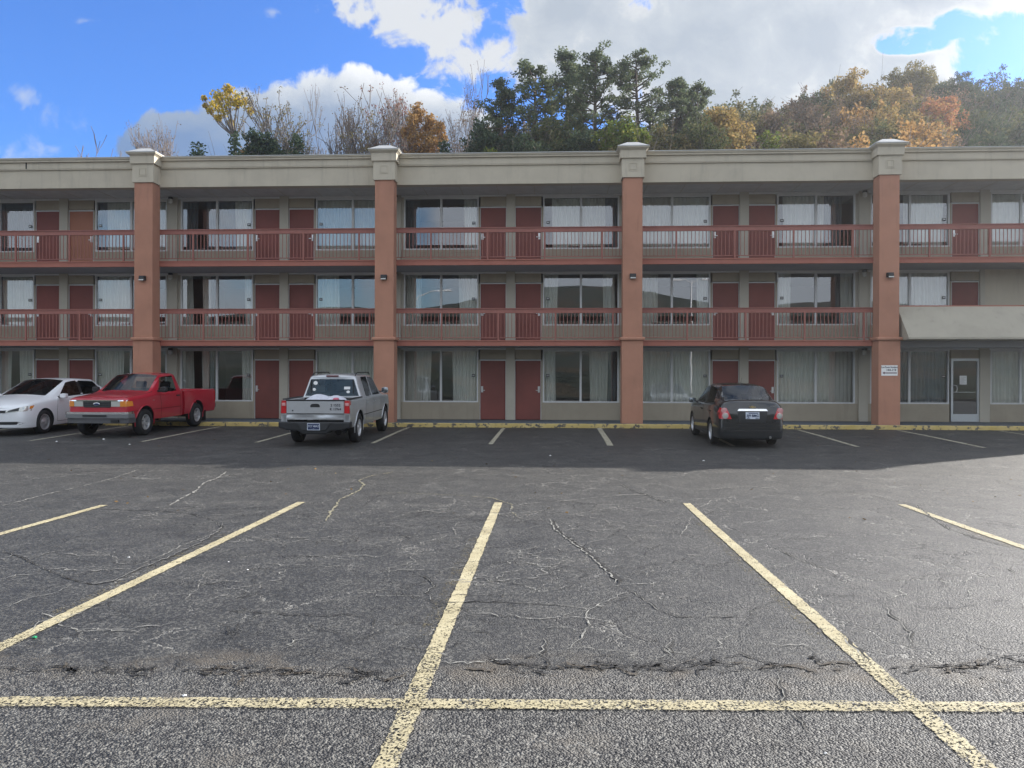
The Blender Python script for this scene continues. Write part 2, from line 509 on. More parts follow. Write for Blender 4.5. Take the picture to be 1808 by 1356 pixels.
def text_obj(name, body, size, m_, parent, M, extrude=0.001, space=1.0, bold=0.0):
    cu = bpy.data.curves.new(name, 'FONT'); cu.body = body; cu.size = size
    cu.align_x = 'CENTER'; cu.align_y = 'CENTER'; cu.extrude = extrude; cu.space_character = space; cu.offset = bold
    o = bpy.data.objects.new(name, cu); COL.objects.link(o)
    bpy.context.view_layer.update()
    me = bpy.data.meshes.new_from_object(o.evaluated_get(bpy.context.evaluated_depsgraph_get()))
    bpy.data.objects.remove(o); bpy.data.curves.remove(cu)
    me.materials.clear(); me.materials.append(m_); me.transform(M)
    return link(name, me, parent)


# ------------------------------------------------------------------ ground profile
GP = [(-60, 0.0), (9, 0.0), (12, 0.01), (15, 0.04), (18, 0.105), (20.5, 0.18), (22, 0.225), (23.8, 0.265), (60, 0.265)]


def gz(y):
    for (a, za), (b, zb) in zip(GP, GP[1:]):
        if y <= b:
            return za + (zb - za) * max(0, (y - a)) / (b - a)
    return GP[-1][1]


def gp(px, py):
    """survey point: where the sight line of photo pixel (px, py) meets the parking lot"""
    cx = (px - 904) / 1360; hz = 676 + (px - 904) * 0.0026
    h = CAM_H
    for _ in range(6):
        z = 1360 * h / (py - hz)
        Y = z * cos(YAW) + cx * z * sin(YAW)
        h = CAM_H - gz(Y)
    return (cx * z * cos(YAW) - z * sin(YAW), Y)


def build_ground():
    mb = MB()
    xs = [-400, -120, -60, -40, -25, -12, -6, 0, 6, 12, 25, 40, 60, 120, 400]
    ys = [-60, -20, -5, 0, 4, 9, 10.5, 12, 13.5, 15, 16.5, 18, 19, 20.5, 22, 23.8, 26, 30, 60]
    for y in ys:
        for x in xs: mb.v.append((x, y, gz(y)))
    n = len(xs)
    for j in range(len(ys) - 1):
        for i in range(n - 1):
            mb.f.append((j * n + i, j * n + i + 1, (j + 1) * n + i + 1, (j + 1) * n + i)); mb.mi.append(0)
    struct(mb.build('parking_lot', asphalt_mat(), smooth=True))


build_ground()


def ribbon(mb, pts, w, z, mi=0):
    """flat strip along ground points; w = width or list"""
    n = len(pts)
    for i in range(n):
        a = Vector(pts[max(i - 1, 0)]); b = Vector(pts[min(i + 1, n - 1)])
        d = b - a
        if d.length < 1e-6: d = Vector((1, 0))
        d.normalize(); q = Vector((-d.y, d.x))
        ww = (w[i] if isinstance(w, list) else w) / 2
        p = Vector(pts[i])
        for s_ in (-1, 1):
            r = p + q * ww * s_
            mb.v.append((r.x, r.y, gz(r.y) + z))
    o = len(mb.v) - 2 * n
    for i in range(n - 1):
        mb.f.append((o + 2 * i, o + 2 * i + 2, o + 2 * i + 3, o + 2 * i + 1)); mb.mi.append(mi)


def seg(a, b, step=0.5):
    L = math.dist(a, b); n = max(1, int(L / step))
    return [(a[0] + (b[0] - a[0]) * i / n, a[1] + (b[1] - a[1]) * i / n) for i in range(n + 1)]


def build_lines():
    mb = MB()
    for k in range(-5, 6):      # stalls by the building
        X = -1.46 + 2.95 * k
        if abs(X - 1.49) < 0.1:
            pts = [gp(1058, 756), gp(1064, 765), gp(1071, 775), gp(1078, 787)]
            ribbon(mb, pts, 0.15, 0.005)
        else:
            ribbon(mb, seg((X, 18.95 - 0.02 * k), (X + 0.05, 23.55)), 0.11, 0.005)
    near = MB()
    r_ = random.Random(9)
    def rag(pts, w, z, dst, mi=0):
        ribbon(dst, pts, [w * r_.uniform(.84, 1.05) for _ in pts], z, mi)
    for X, Y1 in ((-5.93, 9.98), (-3.40, 10.40), (-0.70, 10.54), (1.87, 10.64), (4.78, 10.72), (7.4, 10.8), (-8.6, 10.2)):
        rag(seg((X, Y1), (X, -1.5), .035), 0.115, 0.006, near)
        g = MB(); rag(seg((X - .09, 8.2 if X < 0 else 9.4), (X - .12, -1.5), .05), 0.13, 0.004, near, 1)
    rag(seg((-9, 3.56), (9, 4.32), .035), 0.125, 0.009, near)
    m_ = line_mat()
    struct(mb.build('parking_lines', m_))
    struct(near.build('parking_lines', [m_, line_mat(0.31, (0.42, 0.40, 0.35))], fix=False))


build_lines()

CRACKS = [   # photo pixels, width (m), tone 0 dark 1 pale 2 ochre
    ([(400, 833), (385, 845), (362, 852), (345, 868), (322, 880), (300, 893), (262, 900)], .03, 1),
    ([(245, 830), (200, 845), (150, 858), (80, 874), (0, 895)], .022, 1),
    ([(175, 899), (230, 901), (290, 903), (340, 908), (370, 917), (385, 926), (393, 932), (378, 946), (350, 962), (300, 985),
      (250, 1005), (200, 1028), (165, 1032), (130, 1025), (90, 1010), (40, 985), (0, 972)], .022, 0),
    ([(395, 920), (388, 938), (360, 950), (320, 965), (280, 985), (230, 1003)], .012, 1),
    ([(700, 833), (660, 840), (640, 846), (634, 850), (643, 856), (635, 866), (615, 876), (600, 882), (596, 890), (588, 900), (575, 922)], .032, 2),
    ([(650, 872), (700, 871), (760, 873), (820, 876), (870, 880), (905, 892), (902, 903), (915, 915)], .022, 2),
    ([(350, 985), (400, 984), (480, 982), (560, 983), (600, 980), (615, 970)], .012, 0),
    ([(330, 1072), (400, 1078), (450, 1082), (510, 1086), (560, 1088), (610, 1086), (660, 1090), (665, 1100), (650, 1125), (640, 1140)], .012, 0),
    ([(730, 1010), (755, 1020), (770, 1035), (757, 1045), (765, 1060), (785, 1066), (840, 1063), (900, 1064), (1000, 1070), (1040, 1073)], .014, 0),
    ([(740, 970), (725, 985), (735, 992), (715, 1005), (690, 1008)], .010, 1),
    ([(815, 920), (800, 932), (806, 945), (815, 952)], .010, 1),
    ([(335, 1075), (330, 1060), (350, 1040), (360, 1015), (372, 1005)], .008, 1),
    ([(50, 1120), (70, 1100), (100, 1095), (140, 1085), (190, 1060), (200, 1040)], .008, 1),
    ([(0, 1080), (30, 1065), (60, 1055), (95, 1050), (130, 1030)], .010, 1),
    ([(975, 918), (985, 935), (1000, 948), (1020, 962), (1045, 980), (1062, 995), (1078, 1010), (1094, 1025), (1092, 1038)], .045, 0),
    ([(980, 922), (990, 938), (1006, 951), (1026, 965), (1050, 983)], .014, 1),
    ([(1092, 1038), (1110, 1042), (1135, 1055), (1165, 1078), (1200, 1090), (1250, 1090), (1350, 1090)], .013, 0),
    ([(1110, 1045), (1080, 1060), (1045, 1075), (1035, 1090), (1040, 1105), (1030, 1125), (1010, 1140), (1000, 1155)], .012, 1),
    ([(1045, 1076), (1000, 1070), (940, 1066), (900, 1066)], .010, 1),
    ([(1190, 1130), (1187, 1145), (1192, 1160), (1200, 1172)], .028, 0),
    ([(970, 1130), (962, 1150), (965, 1162), (980, 1172)], .022, 0),
    ([(1095, 853), (1115, 865), (1140, 873), (1170, 885), (1195, 893)], .026, 0),
    ([(900, 905), (906, 895), (930, 890), (1000, 885), (1060, 878), (1110, 874), (1160, 874)], .018, 1),
    ([(1225, 866), (1260, 864), (1320, 859), (1380, 864), (1430, 868)], .02, 1),
    ([(1240, 912), (1262, 903), (1330, 907), (1400, 910), (1500, 908)], .012, 0),
    ([(1222, 912), (1215, 930), (1200, 948)], .012, 1),
    ([(1365, 965), (1390, 978), (1420, 992), (1455, 1003), (1490, 1007)], .014, 0),
    ([(1455, 1003), (1480, 1020), (1510, 1036)], .010, 0),
    ([(1560, 1060), (1575, 1085), (1600, 1105), (1612, 1130), (1615, 1150)], .014, 0),
    ([(1600, 1070), (1650, 1075), (1700, 1073), (1740, 1065), (1770, 1060), (1808, 1058)], .012, 0),
    ([(1430, 868), (1500, 870), (1550, 878), (1580, 884), (1620, 893), (1640, 910), (1680, 935), (1740, 955), (1800, 970)], .018, 0),
    ([(1755, 848), (1780, 855), (1808, 863)], .02, 0),
    ([(1720, 1016), (1765, 1018), (1808, 1022)], .014, 1),
    ([(1785, 1000), (1790, 1012), (1800, 1020)], .014, 0),
    ([(1488, 1120), (1515, 1145), (1540, 1172), (1552, 1180)], .030, 0),
    ([(560, 1190), (590, 1180), (620, 1172), (625, 1160)], .010, 0),
    ([(1020, 1250), (1030, 1290), (1015, 1320)], .012, 0), ([(1380, 1190), (1390, 1240), (1410, 1270), (1440, 1310)], .014, 0),
    ([(400, 1245), (420, 1230), (440, 1205)], .012, 0), ([(230, 1190), (232, 1215), (228, 1235)], .012, 0),
]
SEAM = [(-60, 1166), (0, 1168), (80, 1175), (150, 1185), (230, 1188), (300, 1187), (400, 1188), (500, 1190), (600, 1193), (700, 1188),
        (800, 1183), (900, 1178), (970, 1173), (1050, 1178), (1100, 1182), (1200, 1173), (1280, 1175), (1380, 1178), (1480, 1177),
        (1530, 1181), (1600, 1178), (1700, 1180), (1808, 1177), (1900, 1178)]


def build_cracks():
    rnd = random.Random(3)
    mb = MB()

    def jag(pts, w, tone):
        out = []; ws = []
        g = [gp(*p) for p in pts]; w *= 1.45
        for a, b in zip(g, g[1:]):
            L = math.dist(a, b); n = max(2, int(L / 0.045))
            dx, dy = (b[0] - a[0]) / L, (b[1] - a[1]) / L
            for i in range(n):
                f = i / n; j = rnd.gauss(0, 0.009)
                out.append((a[0] + dx * L * f - dy * j, a[1] + dy * L * f + dx * j))
                ws.append(w * rnd.choice((0.12, 0.25, 0.4, 0.6, 0.85)))
        m_ = len(out)
        for i in range(m_):
            ws[i] *= min(1, (i + 1) / 6, (m_ - i) / 6)
        # broken into runs so it fades in and out like a real crack
        i = 0
        while i < m_ - 2:
            n = rnd.randint(12, 40); e = min(m_, i + n)
            if e - i > 2:
                ribbon(mb, out[i:e], ws[i:e], 0.008, tone)
                if tone == 0 and w > .018: ribbon(mb, [(a_ - w * .45, b_ + w * .3) for a_, b_ in out[i:e]], [q_ * .5 for q_ in ws[i:e]], 0.0072, 1)
            i = e - 1 if rnd.random() < 0.75 else e + rnd.randint(1, 4)
    for pts, w, tone in CRACKS: jag(pts, w, tone)
    sg_ = [gp(*p) for p in SEAM]
    def seam_blots():
        for p, q in zip(sg_, sg_[1:]):
            n = int(math.dist(p, q) / .035)
            for i in range(n):
                f = i / n; x = p[0] + (q[0] - p[0]) * f; y = p[1] + (q[1] - p[1]) * f + rnd.gauss(0, .018)
                if sin(x * 2.3) + sin(x * 5.1 + 1) < -1.3: continue
                fine(x, y, rnd.choice((0, pi)) + rnd.gauss(0, .35), rnd.randint(3, 6), rnd.uniform(.008, .032), rnd.choice((0, 0, 0, 3)))
    def fine(x, y, a, n, w, tone):
        p = [(x, y)]
        for _ in range(n * 2):
            a2 = a + rnd.gauss(0, .75); a += rnd.gauss(0, .12); q_ = rnd.uniform(.015, .05); x += cos(a2) * q_; y += sin(a2) * q_; p.append((x, y))
            if rnd.random() < .02 and n > 8: fine(x, y, a + rnd.choice((-1, 1)) * rnd.uniform(.6, 1.2), n // 2, w * .8, tone)
        ribbon(mb, p, [w * rnd.choice((.15, .3, .6, 1.1)) * min(1, (i + 1) / 4, (len(p) - i) / 4) for i in range(len(p))], 0.0075, tone)
    seam_blots()
    for _ in range(280):
        X = rnd.uniform(-5.2, 1.0) if rnd.random() < .75 else rnd.uniform(1, 6)
        Y = rnd.uniform(4.5, 10.5)
        if abs(X) > Y * .75: continue
        fine(X, Y, rnd.choice((rnd.gauss(.9, .4), rnd.gauss(0, .35))), rnd.randint(5, 22), rnd.uniform(.006, .013), rnd.choice((0, 0, 1, 1)))
    for _ in range(26): fine(rnd.uniform(-3, 3), rnd.uniform(2.2, 4.2), rnd.gauss(1.6, .5), rnd.randint(4, 10), .006, 0)
    mats = [mat('crack_dark', (0.008, 0.008, 0.009), 0.95), mat('crack_dust', (0.23, 0.225, 0.205), 0.95, var=0.4, vscale=20),
            mat('crack_ochre', (0.20, 0.185, 0.125), 0.95, var=0.5, vscale=20), mat('crack_silt', (0.055, 0.045, 0.034), 0.95, var=0.5, vscale=12)]
    struct(mb.build('pavement_cracks', mats, fix=False))


build_cracks()
# ================================================================== motel building
YR, YW = 24.64, 26.2            # railing plane, room wall plane
FL = [0.395, 3.01, 5.606]       # storey floor levels
XL, XR = -29.2, 21.9
BAY = 7.83
PIL = [-20.92 - BAY + BAY * k for k in range(7)][0:7]      # -28.75 ... 18.23
PIL = [-28.75, -20.92, -13.09, -5.26, 2.57, 10.40, 18.23]
CEN = [(a + b) / 2 for a, b in zip(PIL, PIL[1:])]

k_ = MB(); k_.box(-60, 60, 23.80, 23.97, -0.1, 0.392)
struct(k_.build('kerb', kerb_mat(), bevel=0.02))
k_ = MB(); k_.box(-60, 60, 23.97, 26.3, -0.1, 0.387)
struct(k_.build('walkway', WALK))

motel = thing('motel_building', 'three storey beige and terracotta motel block with red doors and railed walkways', 'building', (0, YR, 0))
OFF = Vector((0, -YR, 0))


def bpart(mb, name, mats, parent=None, **kw):
    """build in world coordinates, parent to the motel (or to one of its parts placed at the motel's origin)"""
    mb.v = [(x, y - YR, z) for x, y, z in mb.v]
    return mb.build(name, mats, parent or motel, **kw)


# ---- slabs, roof, beam
for f in (1, 2):
    z = FL[f]; xe = XR
    mb = MB(); mb.box(XL, xe, YR + 0.08, 37.0, z - 0.17, z - 0.004)
    bpart(mb, 'floor_slab', SOFFIT)
    mb = MB()
    x1 = XR if f == 2 else 10.78
    mb.box(XL, x1, YR, YR + 0.08, z - 0.175, z)
    mb.box(XL, x1, YR - 0.02, YR, z - 0.03, z + 0.006)
    bpart(mb, 'slab_edge', TRIM)
mb = MB()
mb.box(XL, XR, YR, YR + 0.3, 8.026, 8.96)
mb.box(XL, XR + 0.3, YR - 0.05, YR, 8.62, 8.655)
mb.box(XL, XR + 0.3, YR - 0.06, YR, 8.655, 8.86)
mb.box(XL, XR + 0.3, YR - 0.12, YR, 8.86, 8.925)
mb.box(XL, XR + 0.3, YR - 0.15, YR + 0.02, 8.925, 8.965)
bpart(mb, 'roof_beam', STUCCO)
mb = MB(); mb.box(XL, XR + 0.3, YR - 0.17, YR + 0.34, 8.966, 8.99); mb.box(XL, XR, YR + 0.3, 36.9, 8.06, 8.5)
for s in range(40): mb.box(XL + 1.22 * s + .6, XL + 1.22 * s + .62, YR + 0.3, YW, 8.05, 8.061, 1)
bpart(mb, 'roof', [ROOFM, PIERM])
mb = MB(); mb.box(XL - 0.2, XL, YR, 37.0, 0.2, 8.96); mb.box(XR, XR + 0.25, YR, 37.0, 0.2, 8.96); mb.box(XL, XR, 36.9, 37.1, 0.2, 8.96)
mb.box(18.6, XR, YW, YW + .1, 0.2, 8.05); bpart(mb, 'end_wall', STUCCO)
# expansion joint patch on the beam near the left pillar
mb = MB(); mb.box(-17.28, -17.24, YR - 0.067, YR, 8.66, 8.93)
bpart(mb, 'expansion_joint', DARK)

# ---- wall layout
WX = (1.10, 3.67); DX = (0.155, 1.04)
SILL, HEAD, DTOP, CEIL = 0.62, 2.37, 2.03, 2.43


def halves():
    for b, c in enumerate(CEN):
        for sgn in (-1, 1):
            yield b, c, sgn


for f in range(3):
    z = FL[f]; top = (FL[f + 1] - 0.175) if f < 2 else 8.055
    mb = MB()
    for b, c, sg in halves():
        special = (b == 5 and sg == 1)
        def bx(a0, a1, y0, y1, z0, z1, mi):
            x0, x1 = sorted((c + sg * a0, c + sg * a1)); mb.box(x0, x1, y0, y1, z0, z1, mi)
        if special and f == 1:
            bx(0, 6.0, YW - 0.06, YW + 0.15, z, top, 2); continue
        bx(0, 0.15, YW - 0.07, YW + 0.12, z, top, 1)               # strip between the doors
        bx(3.765, 3.915, YW - 0.07, YW + 0.12, z, top, 1)          # half pier behind the pillar
        w0 = WX[0] if not special else 0.22
        if special:
            bx(0.15, w0, YW, YW + 0.12, z, top, 1)
        else:
            bx(DX[0], DX[1], YW, YW + 0.12, z + DTOP + 0.04, top - 0.06, 0)    # panel over the door
            bx(DX[1], WX[0], YW, YW + 0.12, z, z + DTOP, 0)
        bx(w0, WX[1] + 0.095, YW, YW + 0.12, z, z + SILL - 0.03, 0)
        for q in range(5):                                          # siding grooves of the sill panel
            bx(w0, WX[1] + 0.09, YW - 0.008, YW, z + 0.03 + q * 0.115, z + 0.03 + q * 0.115 + 0.103, 0)
        bx(0.15, 3.765, YW - 0.015, YW + 0.12, top - 0.055, top, 3)       # pale head strip
        bx(w0, 3.765, YW, YW + 0.12, z + HEAD, top - 0.06, 3)
        bx(3.67, 3.765, YW, YW + 0.12, z + SILL - 0.03, top - 0.06, 1)
    bpart(mb, 'room_wall', [WALLM, PIERM, STUCCO, WHITE])
    # rooms behind the glass
    mb = MB()
    mb.box(XL, XR, 30.4, 30.5, z, top)
    for b, c, sg in halves():
        if sg == 1: mb.box(c - 0.05, c + 0.05, YW + 0.13, 30.4, z, top)
    for p in PIL: mb.box(p - 0.05, p + 0.05, YW + 0.13, 30.4, z, top)
    mb.box(XL, XR, YW + 0.13, 30.4, z - 0.003, z + 0.01, 1)
    mb.box(XL, XR, YW + 0.13, 30.4, top - 0.01, top + 0.003, 0)
    bpart(mb, 'room_interior', [INNER, CARPET])

# ---- doors
mb = MB(); mb.box(-0.43, 0.43, 0, 0.05, 0.01, DTOP - 0.02)
door_me = mb.mesh('door', DOORM)
mb = MB()
mb.box(-0.455, -0.43, -0.03, 0.05, 0, DTOP + 0.02); mb.box(0.43, 0.455, -0.03, 0.05, 0, DTOP + 0.02)
mb.box(-0.43, 0.43, -0.03, 0.05, DTOP - 0.02, DTOP + 0.02)
dframe_me = mb.mesh('door_frame', WHITE)
mb = MB()
mb.box(-0.035, 0.035, -0.03, 0, 0.93, 1.14); mb.tube([(0, -0.03, 1.0), (0, -0.07, 1.0), (0.0, -0.07, 1.0)], 0.012, 8)
mb.box(-0.1, 0.02, -0.08, -0.06, 0.99, 1.012); mb.lathe([(0, -0.012), (0.028, -0.012), (0.028, 0), (0, 0)], 14, Matrix.Translation((0, -0.03, 1.10)) @ Matrix.Rotation(pi / 2, 4, 'X'))
dh_me = mb.mesh('door_handle', METAL)
for f in range(3):
    for b, c, sg in halves():
        if b == 5 and sg == 1: continue
        if f == 0 and b == 5 and sg == -1: continue
        x = c + sg * 0.598
        d = link('door', door_me, motel, (x, YW + 0.03 - YR, FL[f]))
        if f == 2 and b == 1 and sg == 1:
            me = door_me.copy(); me.materials[0] = mat('faded_door_paint', (0.36, 0.15, 0.09), 0.7, var=0.06)
            d.data = me; d['label'] = 'faded orange brown door'
        link('door_frame', dframe_me, d)
        h = link('door_handle', dh_me, d, (sg * 0.37, 0, 0))
        h.scale.x = sg

# ---- windows
W = WX[1] - WX[0]


def win_frame(w, mull):
    mb = MB(); t = 0.045; z0, z1 = SILL - 0.03, HEAD
    mb.box(-w / 2, -w / 2 + t, -0.025, 0.07, z0, z1); mb.box(w / 2 - t, w / 2, -0.025, 0.07, z0, z1)
    mb.box(-w / 2 + t, w / 2 - t, -0.025, 0.07, z1 - 0.04, z1); mb.box(-w / 2 + t, w / 2 - t, -0.04, 0.07, z0, z0 + 0.045)
    for m in mull: mb.box(m - 0.035, m + 0.035, -0.022, 0.065, z0 + 0.045, z1 - 0.04)
    return mb.mesh('window', WHITE)


def win_glass(w, mull):
    mb = MB(); es = [-w / 2 + 0.04] + list(mull) + [w / 2 - 0.04]
    for i, (a, b) in enumerate(zip(es, es[1:])):
        y = 0.02 + 0.012 * (i % 2)
        mb.add([(a, y, SILL), (b, y, SILL), (b, y, HEAD - 0.02), (a, y, HEAD - 0.02)], [(0, 1, 2, 3)])
    return mb.mesh('window_pane', GLASS, fix=False)


wf_me = win_frame(W, [0]); wg_me = win_glass(W, [0])
w3 = 3.67 - 0.22
wf3 = win_frame(w3, [-w3 / 2 + 0.98, -w3 / 2 + 2.2]); wg3 = win_glass(w3, [-w3 / 2 + 0.98, -w3 / 2 + 2.2])


def curtain(spans, w, seed, dark=()):
    """pleated cloth; spans in fractions of the window width"""
    rnd = random.Random(seed); mb = MB()
    for mi, ss in ((0, spans), (1, dark)):
        for a, b in ss:
            x0 = -w / 2 + a * w; x1 = -w / 2 + b * w
            n = max(8, int((x1 - x0) / 0.018)); ph = rnd.uniform(0, 6); o = len(mb.v)
            per = rnd.uniform(0.10, 0.14); y0 = 0.20 + 0.07 * mi; flare = rnd.uniform(-0.05, 0.05)
            ja = 0; row = 8
            amps = []
            for i in range(n + 1):
                if i % 5 == 0: ja = rnd.uniform(-0.5, 0.5)
                amps.append(ja)
            for j in range(row + 1):
                fz = j / row; z = 0.15 + (HEAD - 0.02 - 0.15) * fz
                for i in range(n + 1):
                    x = x0 + (x1 - x0) * i / n
                    k = sin(x / per * 2 * pi + ph + amps[i]) + 0.35 * sin(x * 19 + ph * 2)
                    xx = x + flare * (1 - fz) * ((i / n) - 0.5) + 0.012 * sin(fz * 5 + i * 0.3)
                    mb.v.append((xx, y0 + 0.035 * k * (1.1 - 0.35 * fz), z))
            for j in range(row):
                for i in range(n):
                    q = o + j * (n + 1) + i
                    mb.f.append((q, q + 1, q + n + 2, q + n + 1)); mb.mi.append(mi)
    return mb.mesh('curtain', [CURT, CURTD], smooth=True, fix=False)


ALL = [(0.0, 1.0)]
# (bay, side): (cloth spans, blackout spans) per storey, as the photograph shows them
CUR = [
    {(0, 1): ([(0, .4)], []), (1, -1): ([(.42, .62), (.74, 1)], [(.3, .42)]), (1, 1): ([(0, .36)], []), (2, -1): ([(0, .14), (.26, .36), (.82, 1)], [(.3, .42)]),
     (2, 1): (ALL, []), (3, -1): ([(0, .36), (.64, 1)], []), (3, 1): ([(0, .17), (.62, .86)], [(.86, 1)]), (4, -1): (ALL, []),
     (4, 1): (ALL, []), (5, -1): ([], ALL), (5, 1): (ALL, [])},
    {(0, 1): (ALL, []), (1, -1): ([(.5, 1)], [(0, .5)]), (1, 1): ([(0, .5)], []), (2, -1): ([(0, .13), (.27, .38), (.85, 1)], [(.36, .46)]),
     (2, 1): ([(0, .3)], []), (3, -1): ([(0, .22), (.73, 1)], []), (3, 1): ([(0, .2), (.80, .95)], []), (4, -1): ([(0, .33), (.84, 1)], []),
     (4, 1): ([(0, .2), (.84, 1)], [(.78, .86)]), (5, -1): (ALL, []), (5, 1): (ALL, [])},
    {(0, 1): (ALL, []), (1, -1): ([], ALL), (1, 1): ([(.12, 1)], [(0, .12)]), (2, -1): ([(.72, .94)], [(0, .2), (.3, .72)]),
     (2, 1): (ALL, []), (3, -1): ([(.8, .97)], [(0, .2)]), (3, 1): ([(.12, .82)], [(.82, 1)]), (4, -1): (ALL, []),
     (4, 1): ([(.1, .62)], [(.62, .86)]), (5, -1): ([(.45, .95)], []), (5, 1): (ALL, [])},
]
mb = MB()
mb.box(-0.55, 0.55, 0.09, 0.14, SILL + 0.0, SILL + 0.09)
for i in range(8): mb.box(-0.5 + i * 0.13, -0.41 + i * 0.13, 0.075, 0.09, SILL + 0.02, SILL + 0.075, 1)
ac_me = mb.mesh('heater_grille', [WALLM, BLACK])
mb = MB(); mb.box(-0.055, 0.055, -0.005, 0.0, 1.46, 1.55, 0)
for i in range(3): mb.box(-0.036 + i * 0.026, -0.02 + i * 0.026, -0.0075, -0.005, 1.49, 1.525, 1)
plate_me = mb.mesh('room_plate', [BLACK, METAL])
for f in range(3):
    for b, c, sg in halves():
        if f == 1 and b == 5 and sg == 1: continue
        special = (b == 5 and sg == 1)
        w = w3 if special else W
        x = c + sg * ((0.22 + w3 / 2) if special else (WX[0] + W / 2))
        wf = link('window', wf3 if special else wf_me, motel, (x, YW + 0.03 - YR, FL[f]))
        link('window_pane', wg3 if special else wg_me, wf)
        sp, dk = CUR[f].get((b, sg), (ALL, []))
        link('curtain', curtain(sp, w, f * 20 + b * 3 + sg, dk), wf)
        if not special:
            link('room_plate', plate_me, wf, (-sg * (W / 2 - 0.17), 0.005, 0))
        if (f, b, sg) in ((2, 3, -1), (2, 1, 1), (2, 2, -1), (2, 5, -1), (1, 3, -1), (1, 1, 1), (1, 4, -1), (2, 3, 1)):
            link('heater_grille', ac_me, wf, (0.1 * sg, 0, 0))

# glass entrance door of the end bay
c = CEN[5]; x = c - 0.6
mb = MB()
mb.box(-0.46, -0.39, -0.03, 0.05, 0.01, 2.1); mb.box(0.39, 0.46, -0.03, 0.05, 0.01, 2.1)
mb.box(-0.39, 0.39, -0.03, 0.05, 2.02, 2.1); mb.box(-0.39, 0.39, -0.025, 0.045, 0.01, 0.26)
gd = mb.build('door', ALU, motel, loc=(x, YW + 0.0 - YR, FL[0])); gd['label'] = 'glass entrance door in an aluminium frame'
mb = MB(); mb.add([(-0.39, 0.01, 0.26), (0.39, 0.01, 0.26), (0.39, 0.01, 2.02), (-0.39, 0.01, 2.02)], [(0, 1, 2, 3)])
mb.build('door_pane', GLASS, gd, fix=False)
mb = MB(); mb.tube([(-0.42, -0.03, 0.98), (-0.42, -0.09, 0.98), (-0.31, -0.09, 1.0), (-0.29, -0.09, 1.1), (-0.31, -0.09, 1.2), (-0.42, -0.09, 1.22), (-0.42, -0.03, 1.22)], 0.014, 8)
mb.build('door_handle', METAL, gd, smooth=True)
mb = MB(); mb.box(-0.39, 0.39, 0.05, 0.08, 0.97, 0.995); mb.build('push_bar', METAL, gd)
nt = MB(); nt.box(-0.17, 0.06, -0.004, -0.001, 1.24, 1.53); nt = nt.build('notice', PAPER, gd)
tx = MB()
for i in range(7): tx.box(-0.14, 0.03 - 0.03 * (i % 3), -0.0055, -0.004, 1.28 + i * 0.032, 1.286 + i * 0.032)
tx.mi = [0] * len(tx.f)
tx.build('notice_print', mat('grey_ink', (0.35, 0.35, 0.36), 0.8), gd)
mb = MB(); mb.box(x - 0.5, x - 0.46, YW, YW + 0.1, 0.39, 2.5); mb.box(x + 0.46, c - 0.15, YW, YW + 0.1, 0.39, 2.5); mb.box(x - 0.46, x + 0.46, YW + 0.01, YW + 0.1, 0.395 + 2.1, 2.8)
bpart(mb, 'door_surround', WALLM)

# ---- pillars
ped = MB(); ped.box(-0.30, 0.30, 0, 0.48, 3.08, 8.07); ped.box(-0.325, 0.325, -0.03, 0.5, 0.385, 3.0)
pil_me = ped.mesh('pillar', TERRA)
led = MB()
led.box(-0.385, 0.385, -0.09, 0.53, 2.985, 3.085)
led_me = led.build('tmp', TERRA, bevel=0.03, smooth=True).data; bpy.data.objects.remove(bpy.data.objects['tmp'])
cap = MB()
cap.box(-0.345, 0.345, -0.045, 0.56, 8.07, 8.66)
for a0, a1, b0, b1 in ((-0.13, 0.13, 8.50, 8.525), (-0.13, 0.13, 8.265, 8.29), (-0.13, -0.105, 8.29, 8.50), (0.105, 0.13, 8.29, 8.50)):
    cap.box(a0, a1, -0.058, -0.044, b0, b1)
cap.box(-0.09, 0.09, -0.056, -0.044, 8.305, 8.485)
cap.box(-0.40, 0.40, -0.10, 0.60, 8.66, 8.90)
cap.frustum(0, 0.25, 8.90, 8.96, 0.40, 0.35, 0.47, 0.42)
cap.box(-0.48, 0.48, -0.18, 0.68, 8.96, 9.0)
cap_me = cap.mesh('pillar_cap', STUCCO)
cr = MB(); cr.frustum(0, 0.25, 9.0, 9.03, 0.5, 0.45, 0.49, 0.44); cr.frustum(0, 0.25, 9.03, 9.20, 0.47, 0.42, 0.17, 0.15)
cr_me = cr.mesh('cap_roof', CAPM)
lp = MB(); lp.box(-0.095, 0.095, -0.10, 0.0, 4.92, 5.06, 0); lp.frustum(0, -0.12, 4.90, 5.04, 0.085, 0.03, 0.075, 0.02, 0); lp.box(-0.08, 0.08, -0.152, -0.148, 4.905, 4.94, 1)
lp_me = lp.mesh('flood_lamp', [BLACK, LIGHTJ])
for p in PIL:
    o = link('pillar', pil_me, motel, (p, 24.2 - YR, 0))
    link('pillar_ledge', led_me, o); cp = link('pillar_cap', cap_me, o); link('cap_roof', cr_me, o); link('flood_lamp', lp_me, o)

